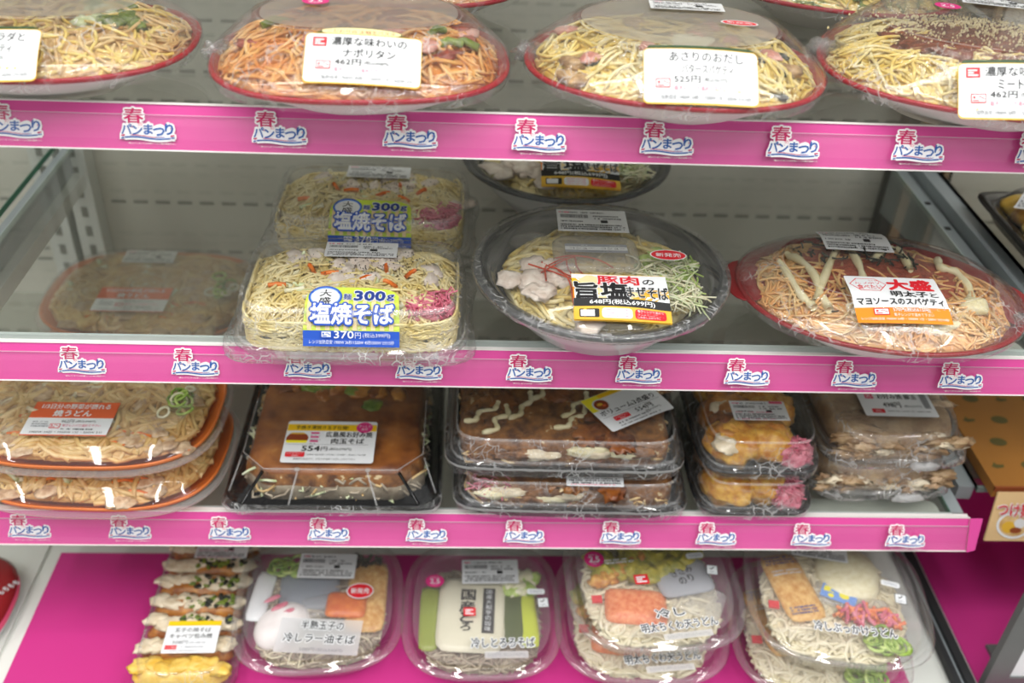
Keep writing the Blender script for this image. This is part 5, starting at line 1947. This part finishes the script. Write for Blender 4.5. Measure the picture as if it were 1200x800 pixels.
# soft egg and chilli oil soba
t, bv, zf = cold_bowl('noodle_bowl', 'clear bowl of chilli oil soba with a whole white egg under its lid', -0.1375, 0.005, 0, 4, .0835, .0840, 221, ['noodle_soba', 'noodle_soba', 'noodle_udon_white'], .0012)
mb = MB()
mb.lump((-.036, -.018, .027), .030, .024, .0165, 'egg_white', 3, .02, .75, 32, 20)
pr = Print(20, 8)
mb.build('boiled_egg', t)
mb = MB()
for q in (-.4, .1, .5):
    mb.lump((-.04+.016*q, -.003-.02*q, .0425), .009, .003, .0006, 'ginger_pink', int(q*50), .3, .5)
mb.pieces('egg_stamp', t)
sachet('sauce_sachet', t, -.012, .024, .031, .030, .026, .004, 0, 'sachet_grey')
sachet('sauce_sachet', t, -.002, .0, .033, .016, .014, .004, .2, 'sachet_film')
sachet('chilli_sachet', t, .026, -.002, .036, .020, .016, .0045, -.1, 'sachet_orange')
sachet('bonito_sachet', t, .046, .012, .031, .020, .045, .004, -.06, 'bonito')
sachet('soup_sachet', t, -.060, .020, .030, .010, .032, .003, -.15, 'paper')
mb = MB()
onion_rings(mb, 10, -.036, .046, .012, .012, .036, ['onion_green', 'leaf_green'], 3, .005, .009, .0018)
mb.pieces('spring_onion', t)
mb = MB()
shreds(mb, 16, .048, .058, .014, .006, lambda x, y: .032, 'nori_black', 4, .012, .0018, .004)
mb.pieces('seaweed', t)
stick(die_cut([('半熟玉子の', .26, .78), ('冷しラー油そば', .08, .94)], 66, 'print_clear'), 'name_sticker', t, bv, .002, -.046, math.radians(-7), scale=1.2, hs=1.1)
stick(barcode(58, 33, 231), 'barcode_label', t, bv, .006, .042, math.radians(-5))
stick(new_spot(27, 20), 'round_sticker', t, bv, .040, .007, math.radians(-4))

# grated yam soba
t, bv, zf = cold_bowl('noodle_bowl', 'clear bowl of grated yam soba with a cream sachet lettered in black', 0.0240, -0.001, 0, 0, .0790, .0840, 241, ['noodle_soba'], .0013)
pr = Print(56, 64)
pr.text('国', 17, 46, 31, 60, 'ink', .03).text('産', 16, 31, 31, 44.5, 'ink', .03).text('と', 17, 18, 30, 30, 'ink', .03).text('ろ', 18, 8, 28, 17, 'ink', .03)
pr.rect(39, 6, 51, 62, 'ink')
for i, ch in enumerate('国産大和芋の旨味'):
    pr.text(ch, 42, 54.5-6.6*i, 48, 60-6.6*i, 'paper')
sachet('yam_sachet', t, -.010, -.004, .034, .034, .046, .0045, -.05, 'sachet_cream', pr)
sachet('sauce_sachet', t, -.052, -.006, .031, .010, .040, .003, 0, 'sachet_olive')
sachet('wasabi_sachet', t, .046, -.006, .031, .010, .036, .003, .05, 'sachet_lime')
sachet('seaweed_sachet', t, .030, .0, .032, .013, .036, .003, .02, 'sachet_moss')
mb = MB()
R = random.Random(4)
for k in range(12):
    mb.lump((.040+R.uniform(-.014, .014), .036+R.uniform(-.012, .012), .034), .010, .008, .004, ('onion_cream', 'onion_green')[k % 3 == 0], k, .5, k)
mb.pieces('white_onion', t)
stick(die_cut([('冷しとろろそば', .08, .96)], 62, None), 'name_sticker', t, bv, .019, -.052, math.radians(1), scale=1.12, hs=1.3)
stick(barcode(58, 32, 251), 'barcode_label', t, bv, .009, .042, math.radians(1))
stick(spot25(19, 16), 'round_sticker', t, bv, -.0475, .029, 0)
stick(open_tag(), 'open_tag', t, bv, .055, .016, 0)
stick(tick_tag(), 'tick_tag', t, bv, .062, .002, math.radians(3))
p = Print(12, 12)
red_mark(p, 0, 0, 12)
stick(p, 'red_sticker', t, bv, -.012, -.009, 0)


def chikuwa(label, x, y, zb, rz, seed, full):
    t, bv, zf = cold_bowl('noodle_bowl', label, x, y, zb, rz, .0860, .0840, seed, ['noodle_udon_white'], .0021)
    R = random.Random(seed)
    mb = MB()
    for k in range(26):
        xx = R.uniform(-.06, .045)
        yy = .032+.25*xx+R.gauss(0, .010)
        mb.lump((xx, min(yy, .062), .036), .014, .011, .007, 'tempura_green', k+seed, .6, R.uniform(0, 3), 12, 8, 2.4)
    mb.pieces('tempura', t)
    mb = MB()
    for k in range(9):
        mb.lump((-.052+.010*k*.6, .004+.010*k*.35, .036), .011, .008, .006, 'fried_gold', k+seed, .5, k)
    mb.pieces('fried_crumb', t)
    sachet('roe_sachet', t, -.020, -.026, .0325, .030, .021, .0075, -.12, 'roe_orange')
    pr = Print(40, 30)
    pr.text('きざみ', 8, 16, 32, 25, 'ink', .02, rot=.2).text('のり', 13, 5, 29, 14, 'ink', .02, rot=.2)
    sachet('nori_sachet', t, .032, .006, .036, .028, .022, .0035, .18, 'ink_pale', pr)
    sachet('sauce_sachet', t, .042, -.018, .032, .026, .020, .003, -.5, 'sachet_film')
    mb = MB()
    mb.box(-.062, -.022, .034, -.052, -.014, .0365, 'print_red')
    mb.build('red_tab', t)
    stick(die_cut([('冷し', .26, .62), ('明太ちくわ天うどん', .03, .97)], 68), 'name_sticker', t, bv, .014, -.056, math.radians(6), scale=1.15, hs=1.1)
    if full:
        stick(spot25(20, 20), 'round_sticker', t, bv, -.055, .024, 0)
        stick(open_tag(), 'open_tag', t, bv, .047, .026, math.radians(6))
        stick(tick_tag(), 'tick_tag', t, bv, .061, .007, math.radians(-10))
        p = Print(14, 12)
        red_mark(p, 0, 0, 14)
        stick(p, 'red_sticker', t, bv, -.012, -.003, math.radians(4))
        pr = Print(44, 9)
        pr.fine(2, 1, 42, 8, 'paper', 2, 5)
        stick(pr, 'clear_sticker', t, bv, -.036, .021, math.radians(6))
    return t


chikuwa('lower bowl of cod roe and tempura udon, peeping out under its twin', 0.1830, -0.006, 0, -1, 261, False)
chikuwa('upper bowl of cod roe and tempura udon, grey seaweed sachet and pink round sticker', 0.1905, -0.004, .0448, 2, 271, True)


def bukkake(label, x, y, zb, rz, seed, full):
    t, bv, zf = cold_bowl('noodle_bowl', label, x, y, zb, rz, .0880, .0850, seed, ['noodle_udon_white'], .0021)
    R = random.Random(seed)
    mb = MB()
    mb.loft([sup(.030, .034, 2.2, .026, 40, .018, .034), sup(.032, .036, 2.2, .032, 40, .018, .034), sup(.029, .033, 2.2, .038, 40, .018, .034), sup(.015, .018, 2.2, .041, 40, .018, .034)], 'radish_cream', 'radish_cream', 'radish_cream')
    mb.build('grated_radish', t)
    pb = Print(38, 80)
    pb.fine(2, 66, 36, 78, 'print_navy', 3, 2).fine(4, 52, 34, 60, 'paper_grey', 2, 3).fine(3, 4, 30, 14, 'print_navy', 3, 4)
    sachet('bonito_sachet', t, -.040, .008, .0345, .020, .042, .0045, .30, 'bonito', pb)
    pr = Print(34, 18)
    pr.rect(0, 0, 34, 18, 'print_sky', 1).rect(2, 8, 12, 15, 'print_lemon').ell(22, 9, 5, 4, 'print_lemon').ell(10, 4, 3, 2.4, 'print_lemon')
    sachet('sauce_sachet', t, .004, .002, .0335, .024, .014, .004, -.35, 'sachet_film', pr)
    sachet('sauce_sachet', t, .030, -.006, .033, .022, .012, .004, -.1, 'sachet_film')
    mb = MB()
    shreds(mb, 60, .028, -.020, .028, .008, lambda x_, y_: .032, ['ginger_pink', 'roe_orange'], seed, .018, .0022, .006)
    mb.build('crab_sticks', t)
    mb = MB()
    onion_rings(mb, 14, .040, -.046, .016, .010, .034, ['onion_green', 'leaf_green'], seed, .005, .009, .0018)
    mb.pieces('spring_onion', t)
    mb = MB()
    mb.box(-.066, -.022, .034, -.056, -.014, .0365, 'print_red')
    mb.build('red_tab', t)
    if full:
        stick(die_cut([('冷しぶっかけうどん', .03, .97)], 74, None, False), 'name_sticker', t, bv, .010, -.046, math.radians(0), scale=1.1, hs=1.25)
        stick(open_tag(), 'open_tag', t, bv, .054, .016, math.radians(-10))
        stick(tick_tag(), 'tick_tag', t, bv, .061, -.002, math.radians(-6))
        stick(barcode(56, 30, 281), 'barcode_label', t, bv, -.010, .054, math.radians(-4))
    return t


bukkake('lower bowl of chilled udon with radish, under its twin at bottom right', 0.3590, -0.024, 0, -6, 291, False)
bukkake('upper bowl of chilled udon with grated radish and bonito sachet at bottom right', 0.3690, -0.020, .0448, -8, 301, True)

# ------------------------------------------------------------------ neighbours on either side
t = thing('red_food_pack', 'dark red pack with a white edge standing at the lower left corner', 'packed food', (-0.516, 0.016, Z4), math.radians(0))
mb = MB()
mb.loft([sup(.062, .062, 2.6, 0), sup(.068, .068, 2.6, .012), sup(.068, .068, 2.6, .020), sup(.062, .062, 2.6, .026), sup(.03, .03, 2.4, .028)], ['paper', 'print_pinkred', 'tray_maroon', 'tray_maroon'], 'paper', 'tray_maroon')
mb.build('wrapper', t)
pr = Print(60, 24)
pr.text('ミルク', 6, 12, 30, 21, 'paper', .03).text('もちもち', 34, 4, 57, 10, 'paper', .02)
stick(pr, 'lettering', t, mb.bvh(), .049, .006, math.radians(62))

t = thing('cardboard_display', 'brown cardboard display with leaf print and a noodle picture on its lip, at right', 'display', (0.726, 0.14, 0.7745))
mb = MB()
mb.box(-.200, -.100, .0, .25, .22, .0128, 'card_ochre')
mb.box(-.200, -.1012, .008, .25, -.0985, .0132, 'card_brown')
TP = mb
pr = Print(440, 300)
R = random.Random(2)
for i in range(13):
    for j in range(8):
        x, y = 12+34*i+(17 if j % 2 else 0), 22+36*j
        if (i+j) % 2:
            pr.ell(x, y, 9, 6.5, 'card_leaf')
        else:
            pr.poly([(x-7, y-2), (x-2, y-5), (x+6, y-3), (x+7, y+1), (x, y+1), (x-2, y+5), (x-4, y+1)], 'card_leaf')
pr.flat(TP, lambda a_, b_, k: (-.196+a_*.001, -.090+b_*.001, .0130+k*.02))
TP.build('top_panel', t)
mb = MB()
mb.add([(-.196, -.102, .008), (.25, -.102, .008), (.25, -.125, -.036), (-.206, -.125, -.036), (-.196, -.100, .008), (.25, -.100, .008), (.25, -.123, -.036), (-.206, -.123, -.036)], [(3, 2, 1, 0), (4, 5, 6, 7), (0, 1, 5, 4), (2, 3, 7, 6), (1, 2, 6, 5), (3, 0, 4, 7)], 'card_beige', False)
pr = Print(200, 50)
for q in (0, 62):
    pr.ell(22+q, 17, 17.5, 14, 'paper').ell(22+q, 17, 15, 11.5, 'noodle_tan').ell(17+q, 15, 7, 6, 'print_gold').ell(28+q, 19, 6, 5, 'paper_grey').ell(24+q, 12, 6, 3, 'card_brown')
    pr.text('つけ麺', 4+q, 26, 38+q, 40, 'print_red', .02, out=[('paper', .1)], rot=-.05)
pr.flat(mb, lambda a_, b_, k: (-.200+a_*.001, -.125+.023*b_/50-.0008-k*8, -.036+.044*b_/50+k*4), 2e-5)
mb.build('front_lip', t)

t = thing('poster_frame', 'grey framed poster standing on the deck at the lower right corner', 'poster', (0.66, -0.066, 0.6145))
mb = MB()
w, h, f = .140, .34, .022
for (x0, z0, x1, z1_) in ((-w, 0, -w+f, h), (w-f, 0, w, h), (-w+f, 0, w-f, f), (-w+f, h-f, w-f, h)):
    mb.box(x0, -.004, z0, x1, .004, z1_, 'frame_grey')
mb.build('frame', t)
mb = MB()
mb.box(-w+f, -.002, f, w-f, .002, h-f, 'paper')
pr = Print(220, 280)
pr.rect(30, 20, 200, 62, 'print_magenta', 3).ell(100, 90, 80, 38, 'print_salmon').ell(100, 94, 74, 32, 'print_gold').ell(70, 90, 30, 14, 'print_lemon').ell(130, 100, 30, 12, 'print_green').ell(100, 80, 60, 10, 'print_red')
pr.rect(0, 170, 220, 176, 'print_magenta')
pr.text('パスタ', 20, 200, 180, 250, 'print_red', .02)
pr.flat(mb, lambda a_, b_, k: (-.110+a_*.001, -.0021-k, f+.008+b_*.001))
mb.build('poster', t)
mb = MB()
mb.box(-w*.8, .004, 0, -w*.6, .05, .004, 'frame_grey')
mb.box(w*.6, .004, 0, w*.8, .05, .004, 'frame_grey')
mb.build('foot', t)

bpy.context.view_layer.update()
